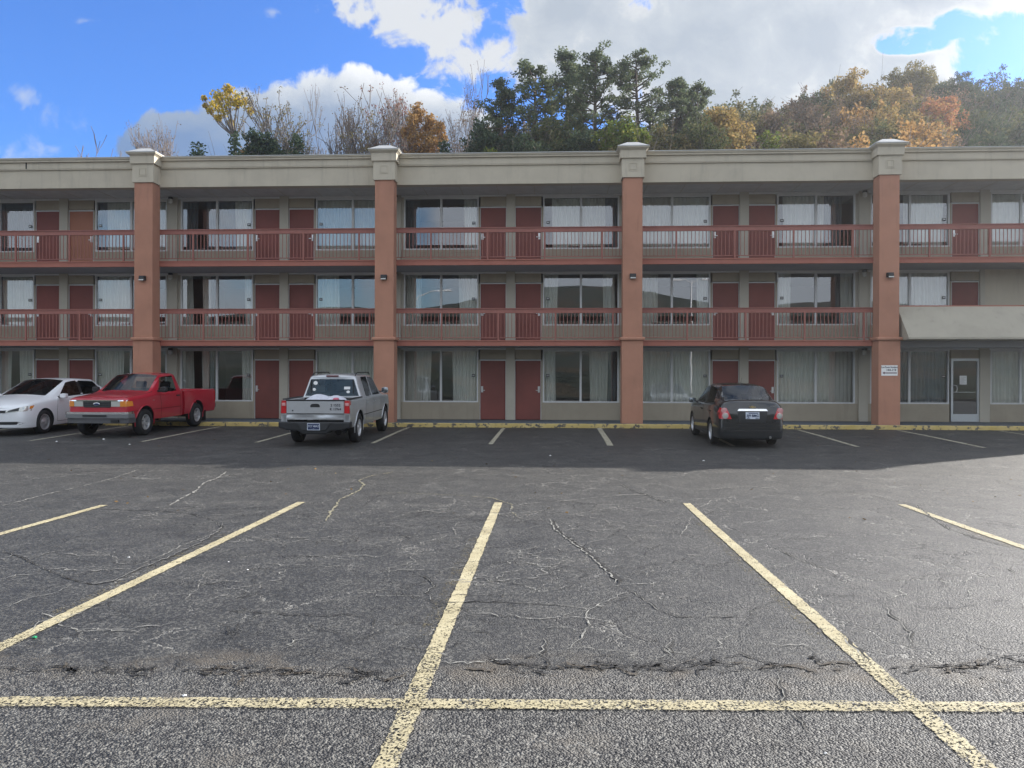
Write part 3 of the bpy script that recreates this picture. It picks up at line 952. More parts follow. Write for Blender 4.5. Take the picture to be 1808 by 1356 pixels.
# ---- railings
for f in (1, 2):
    z = FL[f]
    for i, (a, b) in enumerate(zip(PIL, PIL[1:])):
        if f == 1 and i == 5: continue
        x0, x1 = a + 0.30, b - 0.30
        hr = MB(); hr.box(x0, x1, YR + 0.02, YR + 0.075, z + 0.875, z + 1.01); hr.box(x0, x1, YR - 0.005, YR + 0.10, z + 1.01, z + 1.035)
        hr = bpart(hr, 'railing', RAILM)
        bl = MB(); n = int((x1 - x0) / 0.118); rr = random.Random(i + 9 * f)
        for k in range(n):
            x = x0 + (k + 0.5) * (x1 - x0) / n + rr.uniform(-0.004, 0.004)
            bl.box(x - 0.009, x + 0.009, YR + 0.04, YR + 0.058, z + 0.1, z + 0.875)
        bl.box(x0, x1, YR + 0.035, YR + 0.063, z + 0.075, z + 0.1)
        bpart(bl, 'balusters', RAILM, hr)
        for k in range(1, 5):
            x = (a + b) / 2 + (k - 2.5) * 1.83 + (0.6 if f == 1 else 0.25)
            ps = MB(); ps.box(x - 0.025, x + 0.025, YR + 0.0, YR + 0.05, z - 0.05, z + 0.875)
            bpart(ps, 'post', RAILM, hr)

# ---- lamps under the walkway ceilings, on the piers
wl = MB(); wl.lathe([(0, 0.0), (0.075, 0.0), (0.08, -0.05), (0.05, -0.07)], 16, mi=0); wl.lathe([(0.055, -0.06), (0.07, -0.12), (0.065, -0.20), (0.0, -0.23)], 16, mi=1)
wl_me = wl.mesh('ceiling_lamp', [BLACK, LIGHTJ], smooth=True, angle=40)
for f in range(3):
    for p in PIL[1:6]:
        link('ceiling_lamp', wl_me, motel, (p - 0.02, YW - 0.19 - YR, (FL[f + 1] - 0.175 if f < 2 else 8.055) - 0.02))

# ---- sloping canopy of the end bay
mb = MB(); mb.poly_prism([(YR + 0.02, 4.06), (YR - 0.05, 4.06), (23.78, 3.06), (23.78, 3.0), (YR + 0.02, 3.0)], 'x', 10.80, XR + 0.25)
bpart(mb, 'canopy', mat('canopy_stucco_dimmed', (0.37, 0.34, 0.275), 0.9, var=0.1, vscale=1.2, bump=0.3, bscale=60, streak=0.4))  # stucco copy darkened in colour to offset light caught by the slope
mb = MB(); mb.box(10.78, XR, YR - 0.02, YR + 0.2, 4.06, 4.10); bpart(mb, 'canopy_cap', TRIM)
mb = MB(); mb.box(10.78, XR, YR + 0.03, YR + 0.25, 2.79, 3.0); bpart(mb, 'canopy_beam', SOFFIT)

# ---- sign on the fifth pillar
sg_ = thing('room_sign', 'small white sign with room numbers and a left arrow on the rightmost pillar', 'sign', (10.40, 24.17, 2.06))
mb = MB(); mb.box(-0.245, 0.245, -0.006, 0.006, -0.16, 0.16); mb.build('sign_board', PAPER, sg_)
RX = Matrix.Rotation(pi / 2, 4, 'X')
text_obj('sign_lettering', 'Low Room Numbers', 0.062, INK, sg_, Matrix.Translation((0, -0.008, 0.10)) @ Matrix.Diagonal((0.92, 1, 1.25, 1)) @ RX, bold=0.0012)
text_obj('sign_numbers', '144-160', 0.085, INK, sg_, Matrix.Translation((0.05, -0.008, 0.012)) @ RX, bold=0.003, space=1.05)
mb = MB(); mb.poly_prism([(-0.21, -0.075), (-0.15, -0.035), (-0.15, -0.062), (0.22, -0.062), (0.22, -0.09), (-0.15, -0.09), (-0.15, -0.118)], 'y', -0.0095, -0.007)
mb.build('sign_arrow', mat('maroon_ink', (0.10, 0.02, 0.04), 0.6), sg_)
# ================================================================== vehicles
def paint(name, col, metal=0.0, rough=0.35, dust=(0.3, 0.28, 0.25), amount=0.12, coat=0.8):
    m_ = bpy.data.materials.new(name); m_.use_nodes = True
    t = NT(m_.node_tree); bs = t.n['Principled BSDF']
    tc = t.add('ShaderNodeTexCoord').outputs['Object']
    n = t.noise(tc, 2.0, 7, 0.65)
    t.put(bs.inputs['Base Color'], t.mix(t.m('MULTIPLY', t.smooth(n, 0.4, 0.75), amount), (*col, 1), dust))
    bs.inputs['Metallic'].default_value = metal
    bs.inputs['Roughness'].default_value = rough
    bs.inputs['Coat Weight'].default_value = coat; bs.inputs['Coat Roughness'].default_value = 0.05
    return m_


RED = paint('red_paint', (0.42, 0.010, 0.028), 0.0, 0.33, (0.46, 0.10, 0.12), 0.22)
WHT = paint('white_paint', (0.76, 0.78, 0.80), 0.0, 0.35)
SLV = paint('silver_paint', (0.50, 0.515, 0.53), 0.5, 0.34, (0.30, 0.28, 0.25), 0.22)
BLK = paint('black_paint', (0.008, 0.010, 0.012), 0.0, 0.22, (0.03, 0.033, 0.035), 0.08)
REDL = mat('tail_lens', (0.50, 0.012, 0.02), 0.12, coat=1.0)
REDP = mat('tail_lens_pale', (0.62, 0.30, 0.30), 0.15, coat=1.0)
AMBER = mat('amber_lens', (0.72, 0.25, 0.03), 0.15, coat=1.0)
CLEAR = mat('head_lens', (0.55, 0.56, 0.52), 0.08, coat=1.0, metal=0.3)
GREYP = mat('bumper_grey', (0.16, 0.165, 0.17), 0.5)
SEAT = mat('seat_cloth', (0.05, 0.05, 0.055), 0.95)
SEATG = mat('seat_cloth_grey', (0.16, 0.16, 0.16), 0.95)
PLATEB = mat('plate_blue', (0.02, 0.035, 0.10), 0.5)
PLATEW = mat('plate_white', (0.55, 0.60, 0.68), 0.5, var=0.1, vscale=30)
GOLD = mat('badge_gold', (0.62, 0.50, 0.28), 0.25, metal=0.9)


def st(x, low, up):
    """station: low = 5 (y, z) at x; up = 5 (x, y, z)"""
    return [(x, y, z) for y, z in low] + [tuple(p) for p in up]


def loft(stations, glass, endglass=(), crease=None, creasest=None, name='body', levels=2, corner=.75, dark=()):
    """half sections mirrored into a closed shell; returns evaluated mesh (0 paint, 1 glass, 2 well, 3 dark trim)"""
    bm = bmesh.new(); K = len(stations[0]); L = []; R = []
    cl = bm.edges.layers.float.new('crease_edge'); vl = bm.verts.layers.float.new('crease_vert')
    for s in stations:
        L.append([bm.verts.new(p) for p in s])
        R.append([bm.verts.new((p[0], -p[1], p[2])) if abs(p[1]) > 1e-6 else None for p in s])
        R[-1] = [r if r is not None else l for r, l in zip(R[-1], L[-1])]
    gset = set()

    def face(vs, mi=0):
        u = []
        for v in vs:
            if v not in u: u.append(v)
        if len(u) < 3: return None
        f = bm.faces.new(u); f.material_index = mi; f.smooth = True
        if mi == 1: gset.add(f)
        return f
    n = len(stations)
    for i in range(n - 1):
        for k in range(K - 1):
            g = 1 if (i, k) in glass else (3 if (i, k) in dark else 0)
            face((L[i][k], L[i + 1][k], L[i + 1][k + 1], L[i][k + 1]), g)
            face((R[i][k], R[i][k + 1], R[i + 1][k + 1], R[i + 1][k]), g)
        face((L[i][0], R[i][0], R[i + 1][0], L[i + 1][0]), 2)
    for i, e in ((0, 0), (n - 1, 1)):
        for k in range(K - 1):
            g = 1 if (e, k) in endglass else 0
            vs = (L[i][k], L[i][k + 1], R[i][k + 1], R[i][k])
            face(vs if e == 0 else vs[::-1], g)
    bmesh.ops.recalc_face_normals(bm, faces=bm.faces[:])
    for e in bm.edges:
        fs = e.link_faces
        if len(fs) == 2 and (fs[0] in gset) != (fs[1] in gset): e[cl] = 0.92
    def cre(a, b, v):
        e = bm.edges.get((a, b))
        if e: e[cl] = max(e[cl], v)
    for v_ in bm.verts:
        n_ = sum(1 for f in v_.link_faces if f in gset)
        if n_ == 1: v_[vl] = corner
    for k, v in (crease or {}).items():
        for i in range(n - 1):
            cre(L[i][k], L[i + 1][k], v); cre(R[i][k], R[i + 1][k], v)
    for i, v in (creasest or {}).items():
        i = i % n
        for k in range(K - 1):
            cre(L[i][k], L[i][k + 1], v); cre(R[i][k], R[i][k + 1], v)
    me = bpy.data.meshes.new(name); bm.to_mesh(me); bm.free()
    for _ in range(4): me.materials.append(BLACK)
    o = bpy.data.objects.new('tmp_loft', me); COL.objects.link(o)
    ss = o.modifiers.new('s', 'SUBSURF'); ss.levels = levels; ss.render_levels = levels
    return bake(o)


def bake(o):
    bpy.context.view_layer.update()
    me = bpy.data.meshes.new_from_object(o.evaluated_get(bpy.context.evaluated_depsgraph_get()))
    old = o.data; bpy.data.objects.remove(o); bpy.data.meshes.remove(old)
    return me


def cut(me, cyls):
    """cut wheel arches: cyls = (x, z, r, y0, y1)"""
    o = bpy.data.objects.new('tmp_cut', me); COL.objects.link(o); hs = []
    for x, z, r, y0, y1 in cyls:
        mb = MB(); mb.tube([(x, y0, z), (x, y1, z)], r, 40)
        h = mb.build('tmp_h', [BLACK] * 4); h.data.polygons.foreach_set('material_index', [2] * len(h.data.polygons))
        hs.append(h)
        md = o.modifiers.new('b', 'BOOLEAN'); md.operation = 'DIFFERENCE'; md.solver = 'EXACT'; md.object = h
    out = bake(o)
    for h in hs: bpy.data.objects.remove(h)
    return out


def bvh(*mes):
    vs = []; fs = []
    for me in mes:
        o = len(vs); vs += [v.co.copy() for v in me.vertices]; fs += [tuple(i + o for i in p.vertices) for p in me.polygons]
    return BVHTree.FromPolygons(vs, fs)


def split(me, mats, names, parent, angle=32):
    """one child object per material index"""
    out = {}
    for mi, nm in names.items():
        bm = bmesh.new(); bm.from_mesh(me)
        bmesh.ops.delete(bm, geom=[f for f in bm.faces if f.material_index != mi], context='FACES')
        if not bm.faces: bm.free(); continue
        for f in bm.faces: f.material_index = 0; f.smooth = True
        m2 = bpy.data.meshes.new(nm); bm.to_mesh(m2); bm.free()
        m2.materials.clear(); m2.materials.append(mats[mi])
        m2.set_sharp_from_angle(angle=radians(angle))
        out[mi] = link(nm, m2, parent)
    return out


def split_glass(body_me, m_, parent, classify, names, mi=1):
    """glass faces become separate panes by classify(center, normal) -> key"""
    groups = {}
    for p in body_me.polygons:
        if p.material_index == mi: groups.setdefault(classify(p.center, p.normal), []).append(p.index)
    for key, idx in groups.items():
        s = set(idx); bm = bmesh.new(); bm.from_mesh(body_me); bm.faces.ensure_lookup_table()
        bmesh.ops.delete(bm, geom=[f for f in bm.faces if f.index not in s], context='FACES')
        for f in bm.faces: f.material_index = 0; f.smooth = True
        m2 = bpy.data.meshes.new(names[key]); bm.to_mesh(m2); bm.free()
        m2.materials.clear(); m2.materials.append(m_[key] if isinstance(m_, dict) else m_)
        link(names[key], m2, parent)


class Skin:
    def __init__(s, tree, parent): s.t = tree; s.p = parent

    def hit(s, axis, sgn, a, b, dflt=None):
        if axis == 'x': o = Vector((sgn * 6, a, b)); d = Vector((-sgn, 0, 0))
        elif axis == 'y': o = Vector((a, sgn * 3, b)); d = Vector((0, -sgn, 0))
        else: o = Vector((a, b, 5)); d = Vector((0, 0, -1))
        r = s.t.ray_cast(o, d)
        return r[0] if r[0] is not None else dflt

    def patch(s, name, m_, axis, sgn, left, right, off=0.008, n=6, sub=3, bury=0.015, parent=None, smooth=True):
        """panel following the body: left/right are matching point lists in the projected plane"""
        rows = []
        for (l0, l1, r0, r1) in zip(left, left[1:], right, right[1:]):
            for q in range(sub):
                f = q / sub
                rows.append(((l0[0] + (l1[0] - l0[0]) * f, l0[1] + (l1[1] - l0[1]) * f), (r0[0] + (r1[0] - r0[0]) * f, r0[1] + (r1[1] - r0[1]) * f)))
        rows.append((left[-1], right[-1]))
        dv = {'x': Vector((sgn, 0, 0)), 'y': Vector((0, sgn, 0)), 'z': Vector((0, 0, 1))}[axis]
        top = []; last = None
        for l, r in rows:
            line = []
            for i in range(n + 1):
                f = i / n; a = l[0] + (r[0] - l[0]) * f; b = l[1] + (r[1] - l[1]) * f
                h = s.hit(axis, sgn, a, b)
                if h is None:
                    h = Vector(last) if last is not None else Vector((sgn * 2, a, b))
                    if axis == 'x': h = Vector((h.x, a, b))
                    elif axis == 'y': h = Vector((a, h.y, b))
                    else: h = Vector((a, b, h.z))
                last = h; line.append(h)
            top.append(line)
        mb = MB(); R_ = len(top); Cn = n + 1
        for line in top: mb.v += [tuple(h + dv * off) for h in line]
        for line in top: mb.v += [tuple(h - dv * bury) for h in line]
        o2 = R_ * Cn
        for j in range(R_ - 1):
            for i in range(n):
                q = j * Cn + i; mb.f.append((q, q + 1, q + Cn + 1, q + Cn))
                mb.f.append((o2 + q, o2 + q + Cn, o2 + q + Cn + 1, o2 + q + 1))
        for j in range(R_ - 1):
            for c in (0, n):
                q = j * Cn + c; mb.f.append((q, q + Cn, q + Cn + o2, q + o2))
        for i in range(n):
            for j in (0, R_ - 1):
                q = j * Cn + i; mb.f.append((q, q + 1, q + 1 + o2, q + o2))
        mb.mi = [0] * len(mb.f)
        return mb.build(name, m_, parent or s.p, smooth=smooth, angle=35)

    def rect(s, name, m_, axis, sgn, a0, a1, b0, b1, **kw):
        return s.patch(name, m_, axis, sgn, [(a0, b0), (a0, b1)], [(a1, b0), (a1, b1)], **kw)

    def line(s, mb, axis, sgn, pts, w=0.012, off=0.003):
        """thin seam laid along the skin"""
        P = []
        for a, b in zip(pts, pts[1:]):
            k = max(1, int(math.dist(a, b) / 0.06))
            for q in range(k): P.append((a[0] + (b[0] - a[0]) * q / k, a[1] + (b[1] - a[1]) * q / k))
        P.append(pts[-1]); dv = Vector((sgn if axis == 'x' else 0, sgn if axis == 'y' else 0, 1 if axis == 'z' else 0))
        o = len(mb.v); cnt = 0
        for i, p in enumerate(P):
            a = P[max(i - 1, 0)]; b = P[min(i + 1, len(P) - 1)]
            d = Vector((b[0] - a[0], b[1] - a[1])); d.normalize(); q = Vector((-d.y, d.x)) * w / 2
            hs = [s.hit(axis, sgn, p[0] + k * q.x, p[1] + k * q.y) for k in (-1, 1)]
            if None in hs:
                if cnt: pass
                continue
            mb.v += [tuple(hs[0] + dv * off), tuple(hs[1] + dv * off)]; cnt += 1
        for i in range(cnt - 1):
            mb.f.append((o + 2 * i, o + 2 * i + 1, o + 2 * i + 3, o + 2 * i + 2)); mb.mi.append(0)


def wheel(parent, x, y, z, r, w, rim_r, kind, sgn):
    """tyre + rim; sgn = outward side"""
    M = Matrix.Translation((0, 0, 0)) @ Matrix.Rotation(-sgn * pi / 2, 4, 'X')      # local +Z -> outward
    mb = MB(); h = w / 2
    mb.lathe([(rim_r, -h * 0.7), (rim_r + 0.02, -h * 0.95), (r - 0.05, -h), (r - 0.012, -h * 0.82), (r, -h * 0.6), (r, h * 0.6), (r - 0.012, h * 0.82),
              (r - 0.05, h), (rim_r + 0.02, h * 0.95), (rim_r, h * 0.7)], 44, M, closed=False)
    t = mb.build('wheel', DARK, parent, smooth=True, angle=40, loc=(x, y, z))
    rb = MB()
    rb.lathe([(rim_r + 0.006, h * 0.62), (rim_r + 0.004, h * 0.86), (rim_r - 0.018, h * 0.84), (rim_r - 0.03, h * 0.35), (rim_r - 0.04, -h * 0.1)], 40, M, 0)
    mi = 0
    if kind == 'cap':           # full cover with many thin spokes
        rb.lathe([(0, h * 0.86), (0.035, h * 0.86), (0.05, h * 0.74), (rim_r * 0.45, h * 0.66), (rim_r * 0.5, h * 0.55)], 36, M, 0)
        n, sw = 15, 0.011
    elif kind == 'five': n, sw = 5, 0.027
    elif kind == 'twin': n, sw = 10, 0.015
    else: n, sw = 5, 0.05
    hub = rim_r * (0.24 if kind != 'steel' else 0.5)
    rb.lathe([(0, h * 0.72), (hub * 0.8, h * 0.7), (hub, h * 0.5), (hub, 0)], 24, M, 0)
    for i in range(n):
        a = 2 * pi * i / n + 0.2
        if kind == 'twin': a = 2 * pi * (i // 2) / 5 + (0.16 if i % 2 else -0.16)
        R2 = M @ Matrix.Rotation(a, 4, 'Z')
        x0, x1 = hub * 0.7, rim_r - 0.015
        o = [(x0, -sw * 1.2, h * 0.3), (x1, -sw * (0.8 if kind != 'five' else 1.25), h * 0.4), (x1, sw * (0.8 if kind != 'five' else 1.25), h * 0.4), (x0, sw * 1.2, h * 0.3),
             (x0, -sw, h * 0.64), (x1, -sw * (0.6 if kind != 'five' else 1.0), h * 0.70), (x1, sw * (0.6 if kind != 'five' else 1.0), h * 0.70), (x0, sw, h * 0.64)]
        rb.add([R2 @ Vector(p) for p in o], [(0, 1, 2, 3), (7, 6, 5, 4), (0, 4, 5, 1), (1, 5, 6, 2), (2, 6, 7, 3), (3, 7, 4, 0)], 0)
    rb.build('rim', SILVERW, t, smooth=True, angle=30)
    bk = MB(); bk.lathe([(0, h * 0.12), (rim_r - 0.02, h * 0.12)], 30, M)
    bk.build('spoke_gap_shade', WELL, t)  # flat near-black disc painted as the shade between the spokes
    return t


def seats(mb, xs, y0s, zc, w=0.5, hh=0.62, rake=0.12):
    for x in xs:
        for y in y0s:
            mb.box(x - 0.25, x + 0.25, y - w / 2, y + w / 2, zc - 0.12, zc + 0.05)
            M = Matrix.Translation((x - 0.24, y, zc)) @ Matrix.Rotation(-rake, 4, 'Y')
            mb.box(-0.07, 0.07, -w / 2, w / 2, 0, hh, 0, M)
            mb.box(-0.05, 0.05, -0.13, 0.13, hh + 0.02, hh + 0.19, 0, M)


def mirror_obj(parent, m_, x, y, z, sg, w=0.2, h=0.14, glassy=True, arm=0.1):
    mb = MB()
    pts = [(-0.5, -0.35), (-0.42, 0.38), (0, 0.5), (0.42, 0.42), (0.5, -0.1), (0.4, -0.42), (0, -0.5)]
    for k, (sx, sc) in enumerate(((0.05, 0.75), (0.02, 1.0), (-0.05, 1.0), (-0.055, 0.93))):
        mb.v += [(x + sx, y + sg * (arm + w / 2 + p[0] * w * sc), z + p[1] * h * sc) for p in pts]
    n = len(pts)
    for k in range(3):
        for i in range(n): mb.f.append((k * n + i, k * n + (i + 1) % n, (k + 1) * n + (i + 1) % n, (k + 1) * n + i)); mb.mi.append(0)
    mb.f.append(tuple(range(n))); mb.mi.append(0); mb.f.append(tuple(range(3 * n, 4 * n))); mb.mi.append(1)
    mb.box(x - 0.02, x + 0.02, min(y, y + sg * (arm + 0.02)), max(y, y + sg * (arm + 0.02)), z - 0.055, z - 0.02, 2)
    return mb.build('side_mirror', [m_, mat('mirror_glass', (0.25, 0.28, 0.30), 0.1, metal=0.8), BLACK], parent, smooth=True, angle=45)


def place(root, X, Y, heading, sc=(1, 1, 1), pitch=0.0):
    """heading: direction of the nose, degrees from +X"""
    root.location = (X, Y, gz(Y))
    root.rotation_euler = (0, 0, 0)
    root.rotation_mode = 'XYZ'
    M = Matrix.Translation((X, Y, gz(Y))) @ Matrix.Rotation(radians(heading), 4, 'Z') @ Matrix.Rotation(radians(-pitch), 4, 'Y')
    root.matrix_world = M @ Matrix.Diagonal((*sc, 1))


def emblem_oval(parent, loc, a, b, axis_sgn, ring=CHROME, fill=None):
    mb = MB(); n = 28
    for k, (s_, dx) in enumerate(((1.0, 0), (1.0, 0.01), (0.8, 0.012))):
        mb.v += [(loc[0] + axis_sgn * dx, loc[1] + a * s_ * cos(2 * pi * i / n), loc[2] + b * s_ * sin(2 * pi * i / n)) for i in range(n)]
    for k in range(2):
        for i in range(n): mb.f.append((k * n + i, k * n + (i + 1) % n, (k + 1) * n + (i + 1) % n, (k + 1) * n + i)); mb.mi.append(0)
    mb.f.append(tuple(range(2 * n, 3 * n))); mb.mi.append(1)
    return mb.build('emblem', [ring, fill or PLATEB], parent)


# ---------------------------------------------------------------- sedans
def sedan(p):
    """p: dict of dimensions; x forward, wheels at +-wb/2"""
    root = p['root']; w = p['w'] / 2; xf, xr = p['front'], p['rear']; a = p['wb'] / 2; H = p['H']; cow, A, B, C, dk = p['x']
    bz = p['belt']; hz = p['hood']; dz = p['deck']; nz = p['nose']
    S = [
        st(xf, [(w * .45, .22), (w * .55, .25), (w * .6, .34), (w * .62, .5), (w * .55, nz - .06)],
           [(xf - .02, w * .5, nz), (xf - .02, w * .42, nz + .005), (xf - .01, w * .35, nz + .01), (xf, w * .2, nz + .015), (xf + .005, 0, nz + .015)]),
        st(xf - .10, [(w * .7, .17), (w * .83, .20), (w * .87, .33), (w * .88, .5), (w * .82, nz)],
           [(xf - .13, w * .78, nz + .05), (xf - .13, w * .7, nz + .07), (xf - .12, w * .55, nz + .08), (xf - .1, w * .3, nz + .09), (xf - .09, 0, nz + .09)]),
        st(xf - .42, [(w * .8, .17), (w * .96, .2), (w * .985, .35), (w * .985, .52), (w * .95, nz + .12)],
           [(xf - .42, w * .87, nz + .16), (xf - .42, w * .78, nz + .18), (xf - .42, w * .6, nz + .20), (xf - .40, w * .3, nz + .215), (xf - .40, 0, nz + .22)]),
        st(a, [(w * .8, .17), (w * .97, .2), (w, .36), (w, .55), (w * .985, bz - .08)],
           [(a, w * .92, bz - .02), (a, w * .84, bz), (a, w * .65, hz - .03), (a, w * .3, hz), (a, 0, hz + .005)]),
        st(cow + .02, [(w * .8, .17), (w * .96, .2), (w, .36), (w, .58), (w * .985, bz - .03)],
           [(cow, w * .93, bz + .015), (cow, w * .86, bz + .04), (cow + .04, w * .72, bz + .07), (cow + .12, w * .38, bz + .10), (cow + .15, 0, bz + .11)]),
        st(cow - .28, [(w * .8, .17), (w * .96, .2), (w * .995, .36), (w, .6), (w * .985, bz)],
           [(cow - .25, w * .925, bz + .03), (A - .04, w * .73, H - .10), (A - .07, w * .66, H - .055), (A + .0, w * .35, H - .02), (A + .02, 0, H - .01)]),
        st(B + .05, [(w * .8, .17), (w * .96, .2), (w * .985, .36), (w * .995, .62), (w * .985, bz + .01)],
           [(B + .05, w * .925, bz + .045), (B + .05, w * .73, H - .065), (B + .05, w * .65, H - .025), (B + .05, w * .35, H - .002), (B + .05, 0, H)]),
        st(B - .05, [(w * .8, .17), (w * .96, .2), (w * .985, .36), (w * .995, .62), (w * .985, bz + .015)],
           [(B - .05, w * .925, bz + .05), (B - .05, w * .73, H - .065), (B - .05, w * .65, H - .025), (B - .05, w * .35, H - .002), (B - .05, 0, H)]),
        st(C - .20, [(w * .8, .17), (w * .96, .2), (w * .99, .36), (w, .64), (w * .985, bz + .03)],
           [(C - .24, w * .91, bz + .08), (C + .02, w * .71, H - .11), (C - .05, w * .63, H - .065), (C - .02, w * .35, H - .04), (C, 0, H - .035)]),
        st(dk, [(w * .8, .2), (w * .96, .23), (w, .38), (w, .66), (w * .97, bz + .05)],
           [(dk + .05, w * .90, bz + .09), (dk + .02, w * .80, dz - .01), (dk - .05, w * .68, dz), (dk - .12, w * .38, dz + .015), (dk - .14, 0, dz + .02)]),
        st(xr + .22, [(w * .78, .18), (w * .93, .21), (w * .97, .36), (w * .965, .66), (w * .93, bz + .04)],
           [(xr + .22, w * .86, dz - .06), (xr + .20, w * .78, dz - .01), (xr + .18, w * .62, dz + .01), (xr + .16, w * .35, dz + .02), (xr + .16, 0, dz + .025)]),
        st(xr + .05, [(w * .7, .20), (w * .86, .23), (w * .91, .38), (w * .87, .62), (w * .84, bz - .06)],
           [(xr + .08, w * .78, dz - .12), (xr + .09, w * .70, dz - .06), (xr + .09, w * .55, dz - .03), (xr + .09, w * .3, dz - .015), (xr + .09, 0, dz - .01)]),
        st(xr, [(w * .5, .22), (w * .68, .25), (w * .74, .40), (w * .68, .60), (w * .66, .78)],
           [(xr + .04, w * .62, dz - .16), (xr + .055, w * .55, dz - .12), (xr + .06, w * .42, dz - .10), (xr + .06, w * .22, dz - .09), (xr + .06, 0, dz - .085)]),
    ]
    gl = {(4, 7), (4, 8), (5, 5), (7, 5), (8, 7), (8, 8)}
    raw = loft(S, gl, crease={1: .5, 4: .35}, creasest={}, corner=.55, dark={(6, 5)})
    tr = bvh(raw)
    R = p['r'] + .045
    me = cut(raw, [(sx * a, p['r'] + .01, R, sg * (w - .26), sg * 1.3) for sx in (-1, 1) for sg in (-1, 1)])
    split(me, {0: p['paint'], 2: WELL}, {0: 'body', 2: 'underbody'}, root)
    split_glass(me, BLACK, root, lambda c, n: c.y > 0, {True: 'door_pillar', False: 'door_pillar'}, 3)
    split_glass(me, {'w': CGLASS, 'r': CGLASS, 's': p['side'], 'q': p['side']}, root, lambda c, n: ('s' if c.y > 0 else 'q') if abs(n.y) > .6 else ('w' if c.x > 0 else 'r'),
                {'w': 'windshield', 'r': 'rear_window', 's': 'side_window', 'q': 'side_window'})
    sk = Skin(tr, root)
    for sx in (-1, 1):
        for sg in (-1, 1):
            wheel(root, sx * a, sg * (w - .115), p['r'], p['r'], .205, p['rim'], p['wheel'], sg)
    mb = MB(); seats(mb, (.15,), (-.37, .37), .42); seats(mb, (-.75,), (-.35, .35), .45, .6, .55)
    mb.box(cow - .4, cow + .1, -w * .84, w * .84, .75, bz - .02); mb.box(dk + .1, dk + .6, -w * .8, w * .8, bz - .12, bz - .03)
    mb.box(-1.5, 1.0, -w * .85, w * .85, .22, .30)
    mb.tube([(cow - .55 + .02 * cos(q), .37 + .18 * cos(q), .92 + .17 * sin(q)) for q in [i * pi / 8 for i in range(17)]], .014, 6)
    mb.build('interior', SEAT, root, smooth=False)
    # seams
    mb = MB()
    for sg in (-1, 1):
        sk.line(mb, 'y', sg, [(cow - .12, .30), (cow - .10, .6), (cow - .16, bz - .01)], .011)
        sk.line(mb, 'y', sg, [(B, .30), (B, bz - .01)], .011)
        sk.line(mb, 'y', sg, [(C - .05, bz - .02), (C - .08, .75), (-a + R + .02, .5), (-a + R + .02, .3)], .011)
        sk.line(mb, 'y', sg, [(cow - .12, .30), (-a + R + .02, .30)], .010)
        # black frame round the side glass
        sk.line(mb, 'y', sg, [(cow - .22, bz + .037), (C - .28, bz + .085)], .022, .004)
    mb.build('door_seam', DARK, root, fix=False)
    for sg in (-1, 1):
        for x in (B + .22, B - .78):
            sk.patch('door_handle', p['paint'], 'y', sg, [(x - .1, bz - .13), (x - .1, bz - .10)], [(x + .1, bz - .125), (x + .1, bz - .095)], off=.03, n=3, sub=1)
        mirror_obj(root, p['paint'], cow - .25, sg * w * .90, bz + .06, sg, .21, .14, arm=.07)
    return sk, S


# white sedan, nose towards the camera, cut by the frame
wr = thing('parked_car', 'white four door sedan with its nose out beside the red pickup', 'car', group='vehicles parked at the kerb')
ws = dict(root=wr, w=1.778, front=2.24, rear=-2.39, wb=2.651, H=1.453, x=(.93, .12, -.42, -1.28, -1.74), belt=.92, hood=.99, deck=1.10, nose=.70,
          r=.315, rim=.205, wheel='cap', paint=WHT, side=CGLASSD)
sk, _ = sedan(ws)
for sg in (-1, 1):
    sk.patch('headlight', CLEAR, 'x', 1, [(sg * .40, .605), (sg * .42, .66)], [(sg * .84, .64), (sg * .84, .78)], off=.012, n=10, sub=4)
    sk.patch('headlight_inner', BLACK, 'x', 1, [(sg * .46, .625), (sg * .47, .655)], [(sg * .70, .65), (sg * .70, .735)], off=.016, n=8, sub=3)
    sk.patch('turn_signal', AMBER, 'x', 1, [(sg * .825, .69), (sg * .822, .765)], [(sg * .843, .70), (sg * .843, .775)], off=.02, n=3)
sk.patch('grille', BLACK, 'x', 1, [(-.40, .60), (-.42, .675)], [(.40, .60), (.42, .675)], off=.012, n=12)
sk.patch('grille_trim', CHROME, 'x', 1, [(-.42, .672), (-.42, .682)], [(.42, .672), (.42, .682)], off=.014, n=12)
sk.patch('lower_intake', BLACK, 'x', 1, [(-.72, .30), (-.80, .335), (-.68, .375)], [(.72, .30), (.80, .335), (.68, .375)], off=.008, n=14)
emblem_oval(wr, (2.235, 0, .64), .065, .065, 1, CHROME, GREYP)
place(wr, -15.06, 20.98 + 1.33 * 1.03, -90.0, (1.03, 1.03, 1.05), -1.6)

